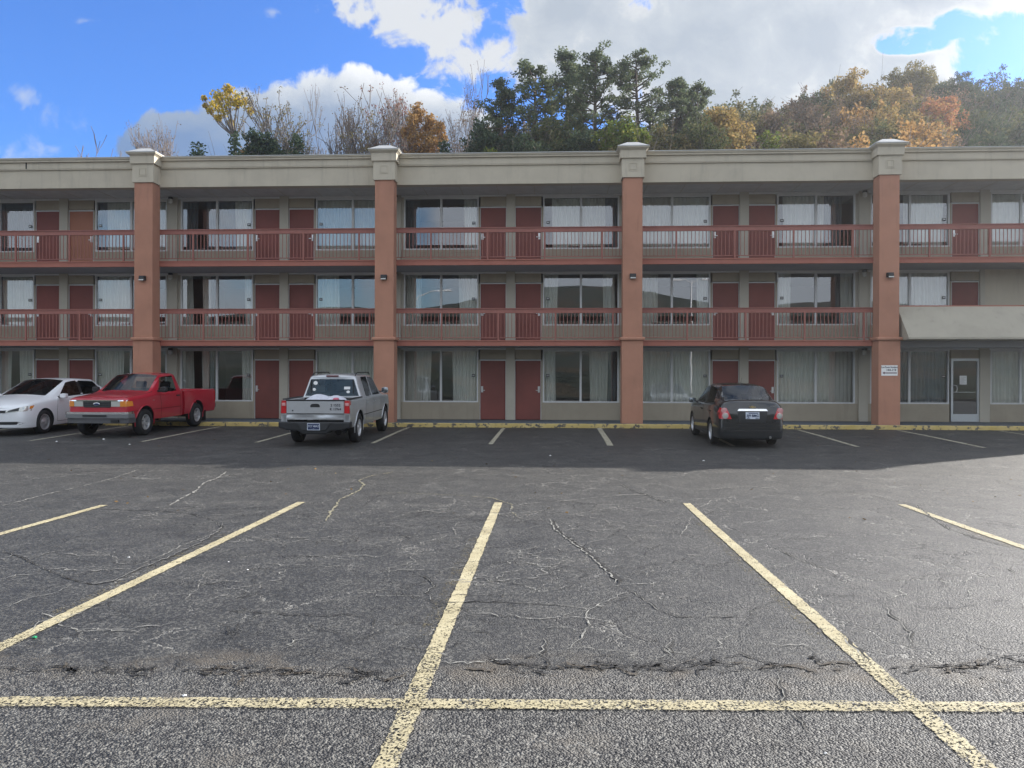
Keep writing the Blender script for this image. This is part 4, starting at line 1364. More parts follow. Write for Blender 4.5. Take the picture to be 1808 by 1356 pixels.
# black sedan, tail towards the camera
br = thing('parked_car', 'black four door sedan parked nose in, right of the silver pickup', 'car', group='vehicles parked at the kerb')
bs_ = dict(root=br, w=1.735, front=2.12, rear=-2.27, wb=2.525, H=1.517, x=(.95, .18, -.38, -1.18, -1.62), belt=.95, hood=1.03, deck=1.13, nose=.74,
           r=.315, rim=.20, wheel='twin', paint=BLK, side=CGLASSD)
sk, _ = sedan(bs_)
for sg in (-1, 1):
    o = sk.patch('tail_light', REDL, 'x', -1, [(sg * .52, .70), (sg * .57, .82), (sg * .64, .96)], [(sg * .80, .70), (sg * .82, .84), (sg * .78, .96)], off=.012, n=8, sub=4)
    for (cy, cz, rr, m_) in ((.70, .895, .072, REDP), (.675, .775, .078, CHROME)):
        h = sk.hit('x', -1, sg * cy, cz)
        M = Matrix.Translation((h.x - .02, sg * cy, cz)) @ Matrix.Rotation(-pi / 2 - .0, 4, 'Y') @ Matrix.Rotation(0.0, 4, 'X')
        lb = MB(); lb.lathe([(rr, -.05), (rr, .012), (rr * .86, .02)], 26, M, 0); lb.lathe([(rr * .86, .012), (rr * .45, .016), (0, .02)], 26, M, 1)
        lb.build('lamp_ring', [REDP if m_ is CHROME else m_, CLEAR if m_ is CHROME else REDP], o, smooth=True, angle=40)
sk.patch('chrome_bar', CHROME, 'x', -1, [(-.38, .895), (-.34, .945)], [(.38, .895), (.34, .945)], off=.03, n=12, sub=3)
sk.patch('plate_recess', mat('black_satin', (0.018, 0.02, 0.022), 0.35), 'x', -1, [(-.33, .62), (-.38, .89)], [(.33, .62), (.38, .89)], off=.004, n=8)
pl = sk.rect('licence_plate', PLATEW, 'x', -1, -.17, .17, .705, .865, off=.016, n=2, sub=1)
sk.rect('plate_border', PLATEB, 'x', -1, -.14, .10, .832, .852, off=.018, n=2, sub=1, parent=pl)
sk.rect('plate_border', PLATEB, 'x', -1, -.15, -.07, .715, .728, off=.018, n=2, sub=1, parent=pl)
sk.rect('plate_border', PLATEB, 'x', -1, .07, .15, .715, .728, off=.018, n=2, sub=1, parent=pl)
h = sk.hit('x', -1, 0, .78)
MX = Matrix.Rotation(-pi / 2, 4, 'Z') @ Matrix.Rotation(pi / 2, 4, 'X')
text_obj('plate_number', '3J9 BMG', .085, PLATEB, pl, Matrix.Translation((h.x - .022, 0, .78)) @ MX, bold=.002)
h = sk.hit('x', -1, 0, .995)
mb = MB(); mb.poly_prism([(-.085, -.018), (-.085, .008), (-.03, .008), (-.03, .026), (.03, .026), (.03, .010), (.088, .010), (.062, -.018), (.03, -.018), (.03, -.032), (-.03, -.032), (-.03, -.018)], 'x', h.x - .025, h.x + .02)
mb.v = [(x, y, z + .99) for x, y, z in mb.v]; mb.build('emblem', GOLD, br)
h = sk.hit('x', -1, -.56, 1.0)
text_obj('badge', 'SONIC', .035, CHROME, br, Matrix.Translation((h.x - .008, -.52, 1.0)) @ MX, space=1.4)
sk.rect('bumper_strip', mat('black_trim', (0.02, 0.02, 0.022), 0.4), 'x', -1, -.7, .7, .405, .425, off=.012, n=14, sub=1)
mb = MB(); sk.line(mb, 'x', -1, [(-.62, .66), (-.45, .60), (.45, .60), (.62, .66)], .014, .004); sk.line(mb, 'x', -1, [(-.74, .52), (.74, .52)], .01, .004)
sk.line(mb, 'z', 1, [(-1.95, -.62), (-1.80, -.60)], .012); mb.build('trunk_seam', DARK, br, fix=False)
mb = MB(); mb.frustum(-1.05, 0, 1.47, 1.515, .05, .03, .03, .02); mb.tube([(-1.04, 0, 1.51), (-1.12, 0, 1.66)], [.006, .003], 6)
mb.build('antenna', BLACK, br)
mb = MB(); mb.tube([(-2.2, -.45, .27), (-2.27, -.45, .26)], .03, 12); mb.build('exhaust', METAL, br)
place(br, 4.78, 19.42 + 1.26 * .95, 90, (.95, .935, .985), 1.7)


# ---------------------------------------------------------------- pickups
def cab(p):
    """cab and nose of a pickup; returns skin"""
    root = p['root']; w = p['w'] / 2; xf = p['front']; ax = p['axle']; H = p['H']; cow, A, xe = p['cowl'], p['A'], p['cabend']
    bz = p['belt']; hz = p['hood']; zb = p['sill']
    S = [
        st(xf, [(w * .7, zb + .16), (w * .84, zb + .19), (w * .87, .62), (w * .87, .74), (w * .86, hz - .14)],
           [(xf, w * .85, hz - .10), (xf - .01, w * .80, hz - .07), (xf - .01, w * .6, hz - .055), (xf, w * .3, hz - .045), (xf, 0, hz - .04)]),
        st(xf - .14, [(w * .7, zb + .1), (w * .93, zb + .13), (w * .95, .62), (w * .955, .78), (w * .93, hz - .10)],
           [(xf - .14, w * .90, hz - .055), (xf - .14, w * .82, hz - .035), (xf - .14, w * .6, hz - .01), (xf - .14, w * .3, hz + .0), (xf - .14, 0, hz + .005)]),
        st(ax, [(w * .7, zb), (w * .95, zb + .03), (w * .985, .62), (w * .985, .82), (w * .96, bz - .08)],
           [(ax, w * .92, bz - .035), (ax, w * .84, bz - .01), (ax, w * .62, hz + .03), (ax, w * .3, hz + .045), (ax, 0, hz + .05)]),
        st(cow, [(w * .7, zb), (w * .95, zb + .03), (w * .985, .62), (w * .985, .85), (w * .965, bz - .04)],
           [(cow - .0, w * .93, bz), (cow + .0, w * .87, bz + .02), (cow + .02, w * .78, bz + .045), (cow + .08, w * .4, bz + .075), (cow + .10, 0, bz + .08)]),
        st(cow - .24, [(w * .7, zb), (w * .95, zb + .03), (w * .985, .62), (w * .985, .86), (w * .965, bz - .03)],
           [(cow - .22, w * .925, bz + .005), (A - .03, w * .74, H - .11), (A - .05, w * .68, H - .065), (A + .01, w * .36, H - .03), (A + .03, 0, H - .02)]),
    ]
    for (x, xt) in p['posts']:
        S.append(st(x, [(w * .7, zb), (w * .95, zb + .03), (w * .985, .62), (w * .985, .86), (w * .965, bz - .03)],
                    [(x, w * .925, bz + .01), (xt, w * .74, H - .075), (xt, w * .67, H - .03), (xt, w * .36, H - .004), (xt, 0, H)]))
    x = xe + .10; xt = xe + .14
    S.append(st(x, [(w * .7, zb), (w * .95, zb + .03), (w * .98, .62), (w * .98, .86), (w * .96, bz - .03)],
                [(x, w * .92, bz + .01), (xt, w * .735, H - .085), (xt, w * .665, H - .04), (xt, w * .36, H - .012), (xt, 0, H - .008)]))
    x = xe; xt = xe + .06
    S.append(st(x, [(w * .68, zb), (w * .9, zb + .03), (w * .93, .62), (w * .93, .86), (w * .91, bz - .03)],
                [(x, w * .86, bz + .03), (xt, w * .68, H - .13), (xt, w * .62, H - .085), (xt + .01, w * .34, H - .06), (xt + .01, 0, H - .055)]))
    gl = {(3, 7), (3, 8), (4, 5)} | set((i, 5) for i in p['glassrows'])
    raw = loft(S, gl, {(1, 5)}, crease={1: .6, 4: p.get('cr', .5), 6: .3, 7: .3}, creasest={-1: .7, 0: .6}, corner=.95)
    tr = bvh(raw); R = p['r'] + .06
    me = cut(raw, [(ax, p['r'] + .02, R, sg * (w - .3), sg * 1.3) for sg in (-1, 1)])
    split(me, {0: p['paint'], 2: WELL}, {0: 'cab', 2: 'underbody'}, root)
    split_glass(me, {'w': CGLASS, 'r': CGLASS, 's': p['side'], 'q': p['side']}, root, lambda c, n: ('s' if c.y > 0 else 'q') if abs(n.y) > .6 else ('w' if c.x > xe + .3 else 'r'),
                {'w': 'windshield', 'r': 'rear_window', 's': 'side_window', 'q': 'side_window'})
    return Skin(tr, root)


def bed(p):
    root = p['root']; w = p['w'] / 2; x0, x1 = p['bedx']; zr = p['rail']; zb = p['sill'] + .04; ax = p['raxle']; R = p['r'] + .07; fz = .72
    mes = []
    for sg in (-1, 1):
        prof = [(w * .90, zb), (w * .95, zb + .02), (w * .985, .60), (w * .99, .85), (w * .975, zr - .05), (w * .95, zr - .005), (w * .93, zr), (w * .84, zr), (w * .82, zr - .02), (w * .82, fz), (w * .80, zb)]
        mb = MB(); n = len(prof)
        xs = [x0, x0 + .02] + [x0 + (x1 - x0) * q / 8 for q in range(1, 8)] + [x1 - .02, x1]
        for x in xs:
            k = .985 if x in (x0, x1) else 1.0
            mb.v += [(x, sg * y * k, z) for y, z in prof]
        for i in range(len(xs) - 1):
            for j in range(n): mb.f.append((i * n + j, (i + 1) * n + j, (i + 1) * n + (j + 1) % n, i * n + (j + 1) % n)); mb.mi.append(0)
        mb.f.append(tuple(range(n))[::-1]); mb.f.append(tuple(range((len(xs) - 1) * n, len(xs) * n))); mb.mi += [0, 0]
        me = mb.mesh('bs', [BLACK] * 4)
        mes.append(cut(me, [(ax, p['r'] + .02, R, sg * (w - .34), sg * 1.3)]))
    tr = bvh(*mes)
    for me in mes:
        o = split(me, {0: p['paint'], 2: WELL}, {0: 'bed_side', 2: 'wheel_arch'}, root, 28)
    mb = MB(); mb.box(x1 + .05 if x1 < x0 else x0, x0 - .01, -w * .81, w * .81, fz - .03, fz); mb.box(x0 - .06, x0 - .01, -w * .815, w * .815, fz, zr - .01)
    mb.build('bed_floor', p.get('liner', p['paint']), root)
    return Skin(tr, root)


def arch_lip(sk, root, m_, x, z, r, sg, w=.05, off=.02, a0=-15, a1=195):
    mb = MB(); pts = []
    for i in range(31):
        a = radians(a0 + (a1 - a0) * i / 30); pts.append((x + (r + w / 2) * cos(a), z + (r + w / 2) * sin(a)))
    P = []
    for (ax_, az_) in pts:
        h = sk.hit('y', sg, ax_, az_)
        P.append(h)
    last = next((h for h in P if h), None)
    ring = []
    for (ax_, az_), h in zip(pts, P):
        h = h or last; last = h; ring.append((ax_, h.y, az_))
    mb.tube([(a, y + sg * .004, c) for a, y, c in ring], w / 2, 8)
    return mb.build('arch_lip', m_, root, smooth=True)


# red regular cab pickup, nose towards the camera
rr_ = thing('pickup_truck', 'red two door pickup truck backed in next to the white sedan', 'pickup truck', group='vehicles parked at the kerb')
rp = dict(root=rr_, w=1.76, front=2.12, axle=1.37, raxle=-1.37, H=1.62, cowl=.92, A=.38, cabend=-.62, belt=1.08, hood=1.06, sill=.36, r=.345,
          posts=[(-.30, -.32)], glassrows=[], paint=RED, side=CGLASS, bedx=(-.66, -2.48), rail=1.08, cr=.6)
sk = cab(rp); bk_ = bed(rp)
mb = MB(); sk.line(mb, 'y', 1, [(.60, .42), (.62, .8), (.66, 1.05)], .012); sk.line(mb, 'y', 1, [(-.42, .42), (-.42, 1.05)], .012); sk.line(mb, 'y', -1, [(.60, .42), (.66, 1.05)], .012)
sk.line(mb, 'y', 1, [(2.0, .66), (.62, .66)], .010); sk.line(mb, 'y', 1, [(.6, .66), (-.42, .66)], .010); sk.line(mb, 'z', 1, [(2.02, -.70), (1.3, -.74), (.92, -.78)], .012); sk.line(mb, 'z', 1, [(2.02, .70), (1.3, .74), (.92, .78)], .012)
mb.build('door_seam', DARK, rr_, fix=False)
for sg in (-1, 1):
    sk.patch('head_light', CLEAR, 'x', 1, [(sg * .38, .79), (sg * .38, .93)], [(sg * .62, .79), (sg * .62, .93)], off=.02, n=4)
    sk.patch('turn_signal', AMBER, 'x', 1, [(sg * .625, .79), (sg * .625, .93)], [(sg * .80, .79), (sg * .79, .93)], off=.03, n=6)
    sk.patch('corner_lens', AMBER, 'y', sg, [(1.90, .80), (1.92, .92)], [(2.1, .79), (2.1, .93)], off=.01, n=4)
sk.patch('grille', CHROME, 'x', 1, [(-.78, .925), (-.78, .955)], [(.78, .925), (.78, .955)], off=.028, n=12, sub=1)
g = sk.patch('grille_panel', BLACK, 'x', 1, [(-.35, .765), (-.37, .80), (-.37, .925)], [(.35, .765), (.37, .80), (.37, .925)], off=.018, n=10)
for z in (.79, .835, .88): sk.rect('grille_bar', mat('grille_grey', (0.05, 0.05, 0.055), 0.4), 'x', 1, -.35, .35, z, z + .012, off=.026, n=8, sub=1, parent=g)
emblem_oval(rr_, (2.15, 0, .85), .095, .038, 1, CHROME, PLATEB)
# bumper: chrome band over a grey valance
mb = MB()
def wrap(mb, x0, hw, z0, z1, th, ret, mi, curve=.06):
    pts = [(x0 - ret, hw), (x0 - .05, hw * .985), (x0 - .005, hw * .93), (x0 + curve * .6, hw * .5), (x0 + curve * .7, 0)]
    pts = pts + [(x, -y) for x, y in pts[::-1][1:]]
    for x, y in pts: mb.v += [(x, y, z0), (x, y, z1)]
    for x, y in pts: mb.v += [(x - th, y * .97, z0), (x - th, y * .97, z1)]
    o = len(mb.v) - 4 * len(pts); n = len(pts)
    for i in range(n - 1):
        a = o + 2 * i; b = a + 2 * n
        for f in ((a, a + 2, a + 3, a + 1), (b, b + 1, b + 3, b + 2), (a + 1, a + 3, b + 3, b + 1), (a, b, b + 2, a + 2)): mb.f.append(f); mb.mi.append(mi)
    for i in (0, n - 1):
        a = o + 2 * i; b = a + 2 * n; mb.f.append((a, a + 1, b + 1, b)); mb.mi.append(mi)
wrap(mb, 2.20, .86, .60, .655, .07, .26, 0)
wrap(mb, 2.205, .865, .50, .60, .06, .30, 1)
wrap(mb, 2.17, .84, .37, .50, .06, .34, 2)
mb.box(2.235, 2.262, -.32, .32, .54, .585, 3); mb.box(2.15, 2.235, .42, .62, .40, .46, 3)
mb.build('front_bumper', [CHROME, GREYP, mat('valance_grey', (0.09, 0.09, 0.095), 0.6), BLACK], rr_, smooth=True, angle=30)
for sx in (1.37, -1.37):
    for sg in (-1, 1): wheel(rr_, sx, sg * (.88 - .12), .345, .345, .225, .195, 'five', sg)
arch_lip(sk, rr_, RED, 1.37, .365, .405, 1, .03); arch_lip(bk_, rr_, RED, -1.37, .365, .415, 1, .03)
mb = MB(); seats(mb, (-.15,), (-.36, .36), .62, .52, .55, .15); mb.box(.62, .98, -.74, .74, .86, 1.06); mb.box(-.5, 1.0, -.75, .75, .42, .5)
mb.tube([(.52 + .03 * sin(q), .36 + .19 * cos(q), 1.03 + .15 * sin(q)) for q in [i * pi / 8 for i in range(17)]], .014, 6)
mb.build('interior', SEAT, rr_)
mirror_obj(rr_, BLACK, .70, .80, 1.17, 1, .20, .16, arm=.08); mirror_obj(rr_, BLACK, .70, -.80, 1.17, -1, .20, .16, arm=.08)
sk.patch('door_handle', BLACK, 'y', 1, [(-.36, .955), (-.36, .995)], [(-.20, .955), (-.20, .995)], off=.02, n=3, sub=1)
mb = MB()
mb.tube([(1.02, -.55, 1.135), (.86, -.25, 1.165), (.82, -.02, 1.175)], .010, 6); mb.tube([(1.04, .05, 1.145), (.88, .38, 1.16), (.84, .60, 1.155)], .010, 6)
mb.build('wiper', BLACK, rr_)
h = sk.hit('y', 1, .98, .90)
text_obj('badge', 'XLT', .05, CHROME, rr_, Matrix.Translation((.98, h.y + .004, .90)) @ Matrix.Rotation(pi, 4, 'Z') @ RX)
mb = MB(); mb.box(-2.50, -2.45, -.72, .72, .62, 1.075); mb.build('tailgate', RED, rr_, bevel=.012)
mb = MB(); mb.box(-2.62, -2.48, -.84, .84, .50, .63); mb.build('rear_bumper', GREYP, rr_, bevel=.02)
for sg in (-1, 1):
    mb = MB(); mb.box(-2.495, -2.44, sg * .70 if sg > 0 else -.875, .875 if sg > 0 else -.70, .70, 1.02); mb.build('tail_light', REDL, rr_, bevel=.01)
    mb = MB(); mb.box(-1.86, -1.84, sg * .76 - .12, sg * .76 + .12, .14, .46); mb.build('mud_flap', DARK, rr_)
mb = MB(); mb.box(-2.4, 1.9, -.45, -.36, .42, .52); mb.box(-2.4, 1.9, .36, .45, .42, .52); mb.tube([(-1.37, -.75, .345), (-1.37, .75, .345)], .06, 10); mb.tube([(-1.3, .2, .36), (.6, .1, .42)], .05, 8)
mb.tube([(1.37, -.75, .345), (1.37, .75, .345)], .05, 10)
mb.build('chassis', WELL, rr_)
# clutter on the dashboard / behind glass: pale paper strip seen at the left of the windshield
place(rr_, -11.93, 20.72 + 1.37 * 1.035, -92.3, (1.035, 1.035, 1.05), -1.7)

# silver crew cab pickup, tail towards the camera
sr = thing('pickup_truck', 'silver crew cab pickup truck parked nose in with a loaded bed', 'pickup truck', group='vehicles parked at the kerb')
sp = dict(root=sr, w=1.826, front=2.45, axle=1.6, raxle=-1.6, H=1.74, cowl=1.22, A=.72, cabend=-1.12, belt=1.12, hood=1.14, sill=.38, r=.375,
          posts=[(.06, .04), (-.02, -.04), (-.72, -.70)], glassrows=[6], paint=SLV, side=CGLASSD, bedx=(-1.14, -2.60), rail=1.13, liner=BLACK, cr=.45)
sk = cab(sp); bk_ = bed(sp)
for sx in (1.6, -1.6):
    for sg in (-1, 1): wheel(sr, sx, sg * (.913 - .135), .375, .375, .245, .215, 'steel', sg)
arch_lip(sk, sr, SLV, 1.6, .395, .43, -1, .026); arch_lip(bk_, sr, SLV, -1.6, .395, .435, -1, .028); arch_lip(bk_, sr, SLV, -1.6, .395, .435, 1, .028)
tg = MB(); tg.box(-2.625, -2.56, -.745, .745, .66, 1.10); tg.box(-2.632, -2.62, -.745, .745, .80, 1.095)
tg = tg.build('tailgate', SLV, sr, bevel=.008)
mb = MB(); mb.box(-2.64, -2.53, -.76, .76, 1.10, 1.135); mb.build('tailgate_cap', BLACK, tg, bevel=.01)
mb = MB(); mb.poly_prism([(-.12, .955), (-.125, .99), (-.10, 1.025), (-.05, 1.04), (.05, 1.04), (.10, 1.025), (.125, .99), (.12, .955)], 'x', -2.642, -2.63); mb.build('tailgate_handle', BLACK, tg)
mb = MB(); mb.box(-2.634, -2.62, -.745, .745, .788, .80); mb.build('tailgate_seam', DARK, tg)
# dented lower panel
mb = MB(); rnd = random.Random(5)
ny, nz_ = 30, 5
for j in range(nz_ + 1):
    for i in range(ny + 1):
        y = -.74 + 1.48 * i / ny; z = .645 + .14 * j / nz_
        mb.v.append((-2.632 + .012 * sin(y * 6) * sin(z * 30) + rnd.uniform(-.004, .004) - .010 * (j % 2), y, z))
for j in range(nz_):
    for i in range(ny): q = j * (ny + 1) + i; mb.f.append((q, q + 1, q + ny + 2, q + ny + 1)); mb.mi.append(0)
mb.build('dented_panel', SLV, tg, smooth=True, fix=False)
mb = MB(); mb.lathe([(0, 0), (.018, 0), (.018, .01), (0, .01)], 14, Matrix.Translation((-2.632, .585, .87)) @ Matrix.Rotation(-pi / 2, 4, 'Y')); mb.build('tailgate_lock', BLACK, tg)
text_obj('tailgate_lettering', '2 1552', .085, INK, tg, Matrix.Translation((-2.636, -.53, 1.0)) @ MX, bold=.002, space=1.1)
text_obj('tailgate_lettering', 'K 17N4', .085, INK, tg, Matrix.Translation((-2.636, -.53, .905)) @ MX, bold=.002, space=1.1)
for sg in (-1, 1):      # tail lights wrapping the corner
    a, b = sorted((sg * .755, sg * .895))
    mb = MB(); mb.poly_prism([(-2.63, .80), (-2.44, .80), (-2.50, 1.10), (-2.61, 1.12)], 'y', a, b, 0)
    tl = mb.build('tail_light', REDL, sr, bevel=.012)
    mb = MB(); mb.box(-2.634, -2.60, a + .02, b - .025, .985, 1.06); mb.build('reverse_lens', REDP, tl, bevel=.01)
    mb = MB(); mb.box(-2.60, -2.45, min(sg * .745, sg * .90), max(sg * .745, sg * .90), .58, .795); mb.build('corner_panel', SLV, sr, bevel=.03)
mb = MB()
prof = [(-.93, .60), (.93, .60), (.93, .46), (.72, .40), (.42, .38), (.30, .30), (-.30, .30), (-.42, .38), (-.72, .40), (-.93, .46)]
mb.poly_prism(prof, 'x', -2.74, -2.50); mb.build('rear_bumper', BLACK, sr, bevel=.03)
mb = MB(); mb.poly_prism([(-.44, .585), (.44, .585), (.30, .40), (-.30, .40)], 'x', -2.765, -2.72); bp = mb.build('bumper_step', mat('step_plastic', (0.03, 0.032, 0.035), 0.6), sr, bevel=.012)
mb = MB(); mb.box(-2.775, -2.762, -.155, .155, .415, .565)
pl = mb.build('licence_plate', PLATEB, sr); mb = MB(); mb.box(-2.777, -2.774, -.165, .165, .56, .575); mb.box(-2.777, -2.774, -.165, .165, .405, .418); mb.box(-2.777, -2.774, .15, .165, .418, .56); mb.box(-2.777, -2.774, -.165, -.15, .418, .56); mb.build('plate_border', PLATEW, pl)
text_obj('plate_number', 'TC7 4BAZ', .065, PLATEW, pl, Matrix.Translation((-2.78, 0, .50)) @ MX, bold=.001)
text_obj('plate_motto', '-- * --', .04, PLATEW, pl, Matrix.Translation((-2.78, 0, .44)) @ MX)
mb = MB()
for sg in (-1, 1):
    mb.tube([(.70, sg * .60, 1.70), (.60, sg * .60, 1.755), (-.65, sg * .60, 1.77), (-.82, sg * .60, 1.75), (-.92, sg * .60, 1.69)], .016, 8)
mb.build('roof_rail', BLACK, sr, smooth=True)
mb = MB(); mb.box(-1.10, -1.02, -.17, .17, 1.665, 1.70); mb.build('brake_light', mat('dim_red', (0.12, 0.01, 0.012), 0.3), sr, bevel=.008)
mb = MB(); seats(mb, (.55, -.45), (-.40, .40), .62, .52, .62, .15); mb.box(1.0, 1.3, -.75, .75, .9, 1.08); mb.box(-1.0, 1.2, -.75, .75, .42, .5); mb.build('interior', SEATG, sr)
# black window surround and stickers on the rear glass
mb = MB(); mb.box(-1.115, -1.09, -.60, -.58, 1.22, 1.58); mb.box(-1.115, -1.09, .58, .60, 1.22, 1.58); mb.build('glass_seal', BLACK, sr)
def sticker(y, z, a, b, m_, round_=True):
    mb = MB(); n = 18
    if round_: mb.poly_prism([(y + a * cos(2 * pi * i / n), z + b * sin(2 * pi * i / n)) for i in range(n)], 'x', -1.128, -1.124)
    else: mb.poly_prism([(y - a, z - b), (y + a, z - b), (y + a, z + b), (y - a, z + b)], 'x', -1.128, -1.124)
    mb.v = [(x + (zz - 1.17) * .13, yy, zz) for x, yy, zz in mb.v]
    mb.build('sticker', m_, sr)
sticker(.47, 1.50, .06, .05, PAPER); sticker(.475, 1.497, .045, .035, mat('sticker_black', (0.02, 0.02, 0.02), 0.5)) if False else None
sticker(.50, 1.33, .045, .04, PAPER); sticker(-.42, 1.37, .085, .035, PAPER, False); sticker(-.45, 1.27, .05, .035, PAPER)
mirror_obj(sr, SLV, 1.02, -.84, 1.24, -1, .21, .18, arm=.06); mirror_obj(sr, SLV, 1.02, .84, 1.24, 1, .21, .18, arm=.06)
mb = MB()
for sg in (-1, 1):
    sk.line(mb, 'y', sg, [(.92, .45), (.95, .8), (.98, 1.10)], .012); sk.line(mb, 'y', sg, [(.02, .45), (.02, 1.10)], .012)
    sk.line(mb, 'y', sg, [(-.80, 1.10), (-.84, .8), (-.86, .45)], .012)
    sk.line(mb, 'y', sg, [(-1.05, .68), (1.1, .68)], .02, .004); mb.box(-1.14, -1.11, min(sg * .70, sg * .86), max(sg * .70, sg * .86), .45, 1.05)
mb.build('door_seam', DARK, sr, fix=False)
for sg in (-1, 1):
    for x in (.16, -.66): sk.patch('door_handle', SLV, 'y', sg, [(x - .09, .965), (x - .09, 1.0)], [(x + .09, .965), (x + .09, 1.0)], off=.03, n=3, sub=1)
mb = MB()
for sg in (-1, 1): mb.box(-2.55, -1.2, min(sg * .79, sg * .88), max(sg * .79, sg * .88), 1.131, 1.16)
mb.build('bed_rail_cap', BLACK, sr, bevel=.01)
mb = MB(); mb.box(-2.5, 2.2, -.48, -.38, .42, .54); mb.box(-2.5, 2.2, .38, .48, .42, .54); mb.tube([(-1.6, -.78, .375), (-1.6, .78, .375)], .07, 10)
mb.lathe([(0, -.16), (.13, -.12), (.15, 0), (.13, .12), (0, .16)], 16, Matrix.Translation((-1.6, 0, .375))); mb.tube([(-2.45, -.55, .34), (-1.9, -.55, .34)], .09, 10); mb.tube([(-2.7, .35, .30), (-2.0, .35, .36)], .035, 8)
mb.build('chassis', WELL, sr)
SIL_M = (-5.63, 19.25 + 1.6 * .955)
place(sr, SIL_M[0], SIL_M[1], 90, (.955, .935, .985), 1.7)


# load in the silver bed: bags under a pale sheet, and a pink bundle
def blob_mesh(name, m_, parent, cx, cy, cz, a, b, c, seed, n=3, rough=.12):
    bm = bmesh.new(); bmesh.ops.create_icosphere(bm, subdivisions=n, radius=1.0)
    rnd = random.Random(seed); ks = [(Vector((rnd.gauss(0, 1), rnd.gauss(0, 1), rnd.gauss(0, 1))) * 2.2, rnd.uniform(0, 6)) for _ in range(7)]
    for v in bm.verts:
        d = sum(sin(v.co.dot(k) + ph) for k, ph in ks) / 7
        v.co = Vector((v.co.x * a, v.co.y * b, v.co.z * c)) * (1 + rough * d * 2.2)
        v.co += Vector((cx, cy, cz))
    me = bpy.data.meshes.new(name); bm.to_mesh(me); bm.free(); me.materials.append(m_)
    me.polygons.foreach_set('use_smooth', [True] * len(me.polygons))
    return link(name, me, parent)


TARP = mat('pale_sheet', (0.55, 0.56, 0.62), 0.7, var=0.12, vscale=8, bump=0.5, bscale=9)
Mt = sr.matrix_world.copy()
def in_bed(o):
    o.matrix_world = Mt; return o
ld = in_bed(thing('bundled_sheet', 'pale crumpled sheet over bags in the bed of the silver pickup', 'bundle'))
blob_mesh('sheet', TARP, ld, -1.75, .22, .98, .42, .40, .27, 1)
blob_mesh('sheet', TARP, ld, -1.70, -.30, .95, .45, .38, .24, 4)
pk = blob_mesh('cloth_bundle', mat('pink_cloth', (0.50, 0.12, 0.17), 0.9), None, -2.36, -.47, 1.12, .08, .08, .06, 6)
pk.matrix_world = Mt; tag(pk, 'small pink cloth on the load behind the silver tailgate', 'cloth')
bg_ = blob_mesh('plastic_bag', TARP, None, -2.30, -.25, 1.08, .14, .12, .07, 9, rough=.2)
bg_.matrix_world = Mt; tag(bg_, 'crumpled whitish plastic bag just behind the silver tailgate, left of the pink cloth', 'bag')
# ================================================================== hills and trees
def sstep(a, b, x):
    t = max(0.0, min(1.0, (x - a) / (b - a))); return t * t * (3 - 2 * t)


def hill(x, y):
    r = sstep(-12, 22, x - 0.05 * y)                       # the wood climbs to the right
    up = max(0.0, y - 39)
    left = min(up * 0.22, 5.5) - max(0, y - 75) * 0.02
    right = min(up, 60) * 0.36
    return 0.2 + left * (1 - r) + right * r + 0.5 * sin(x * .13 + y * .07) * min(1, up / 10)


def terrain(name, xs, ys, fn, m_):
    mb = MB(); n = len(xs)
    for y in ys:
        for x in xs: mb.v.append((x, y, fn(x, y)))
    for j in range(len(ys) - 1):
        for i in range(n - 1): mb.f.append((j * n + i, j * n + i + 1, (j + 1) * n + i + 1, (j + 1) * n + i)); mb.mi.append(0)
    return struct(mb.build(name, m_, smooth=True))


L_GLD = leaf_mat('leaves_gold', [(0.32, 0.235, 0.085), (0.42, 0.31, 0.12), (0.21, 0.18, 0.08), (0.36, 0.24, 0.10)], 0.4)
GROUNDM = mat('leaf_litter', (0.075, 0.055, 0.03), 0.95, var=0.5, vscale=0.8)
terrain('hillside', [-160 + 8 * i for i in range(41)] + [220, 400], [37.5 + 4 * j for j in range(20)] + [140, 200, 400], hill, GROUNDM)


def ridge_mat():
    m_ = bpy.data.materials.new('wooded_ridge'); m_.use_nodes = True
    t = NT(m_.node_tree); bs = t.n['Principled BSDF']
    P = t.add('ShaderNodeNewGeometry').outputs['Position']
    v = t.voro(P, 0.22, out='Color'); b = t.add('ShaderNodeRGBToBW'); t.put(b.inputs[0], v)
    c = t.ramp(b.outputs[0], [(0.2, (0.012, 0.022, 0.012)), (0.45, (0.03, 0.035, 0.016)), (0.62, (0.06, 0.04, 0.018)), (0.8, (0.02, 0.032, 0.018))])
    t.put(bs.inputs['Base Color'], c); bs.inputs['Roughness'].default_value = 1.0
    t.put(bs.inputs['Normal'], t.bump(t.noise(P, 0.35, 5, 0.7), 1.0, 3.0))
    return m_


def ridge(x, y):        # the slope across the road behind the camera, seen only in the window panes
    d = -y
    bank = 3.2 * sstep(24, 34, d)
    h = 0.2 + bank + 26 * sstep(60, 190, d) * (0.75 + 0.25 * sin(x * 0.018 + 1.3)) + 2.2 * sin(x * .07 + y * .03) * sstep(70, 120, d)
    return h - 0.0


terrain('far_hillside', [-320 + 10 * i for i in range(65)], [-22 - 4 * j for j in range(5)][::-1] if False else sorted([-22, -26, -30, -34, -40, -60] + [-60 - 10 * j for j in range(1, 16)]), ridge, ridge_mat())

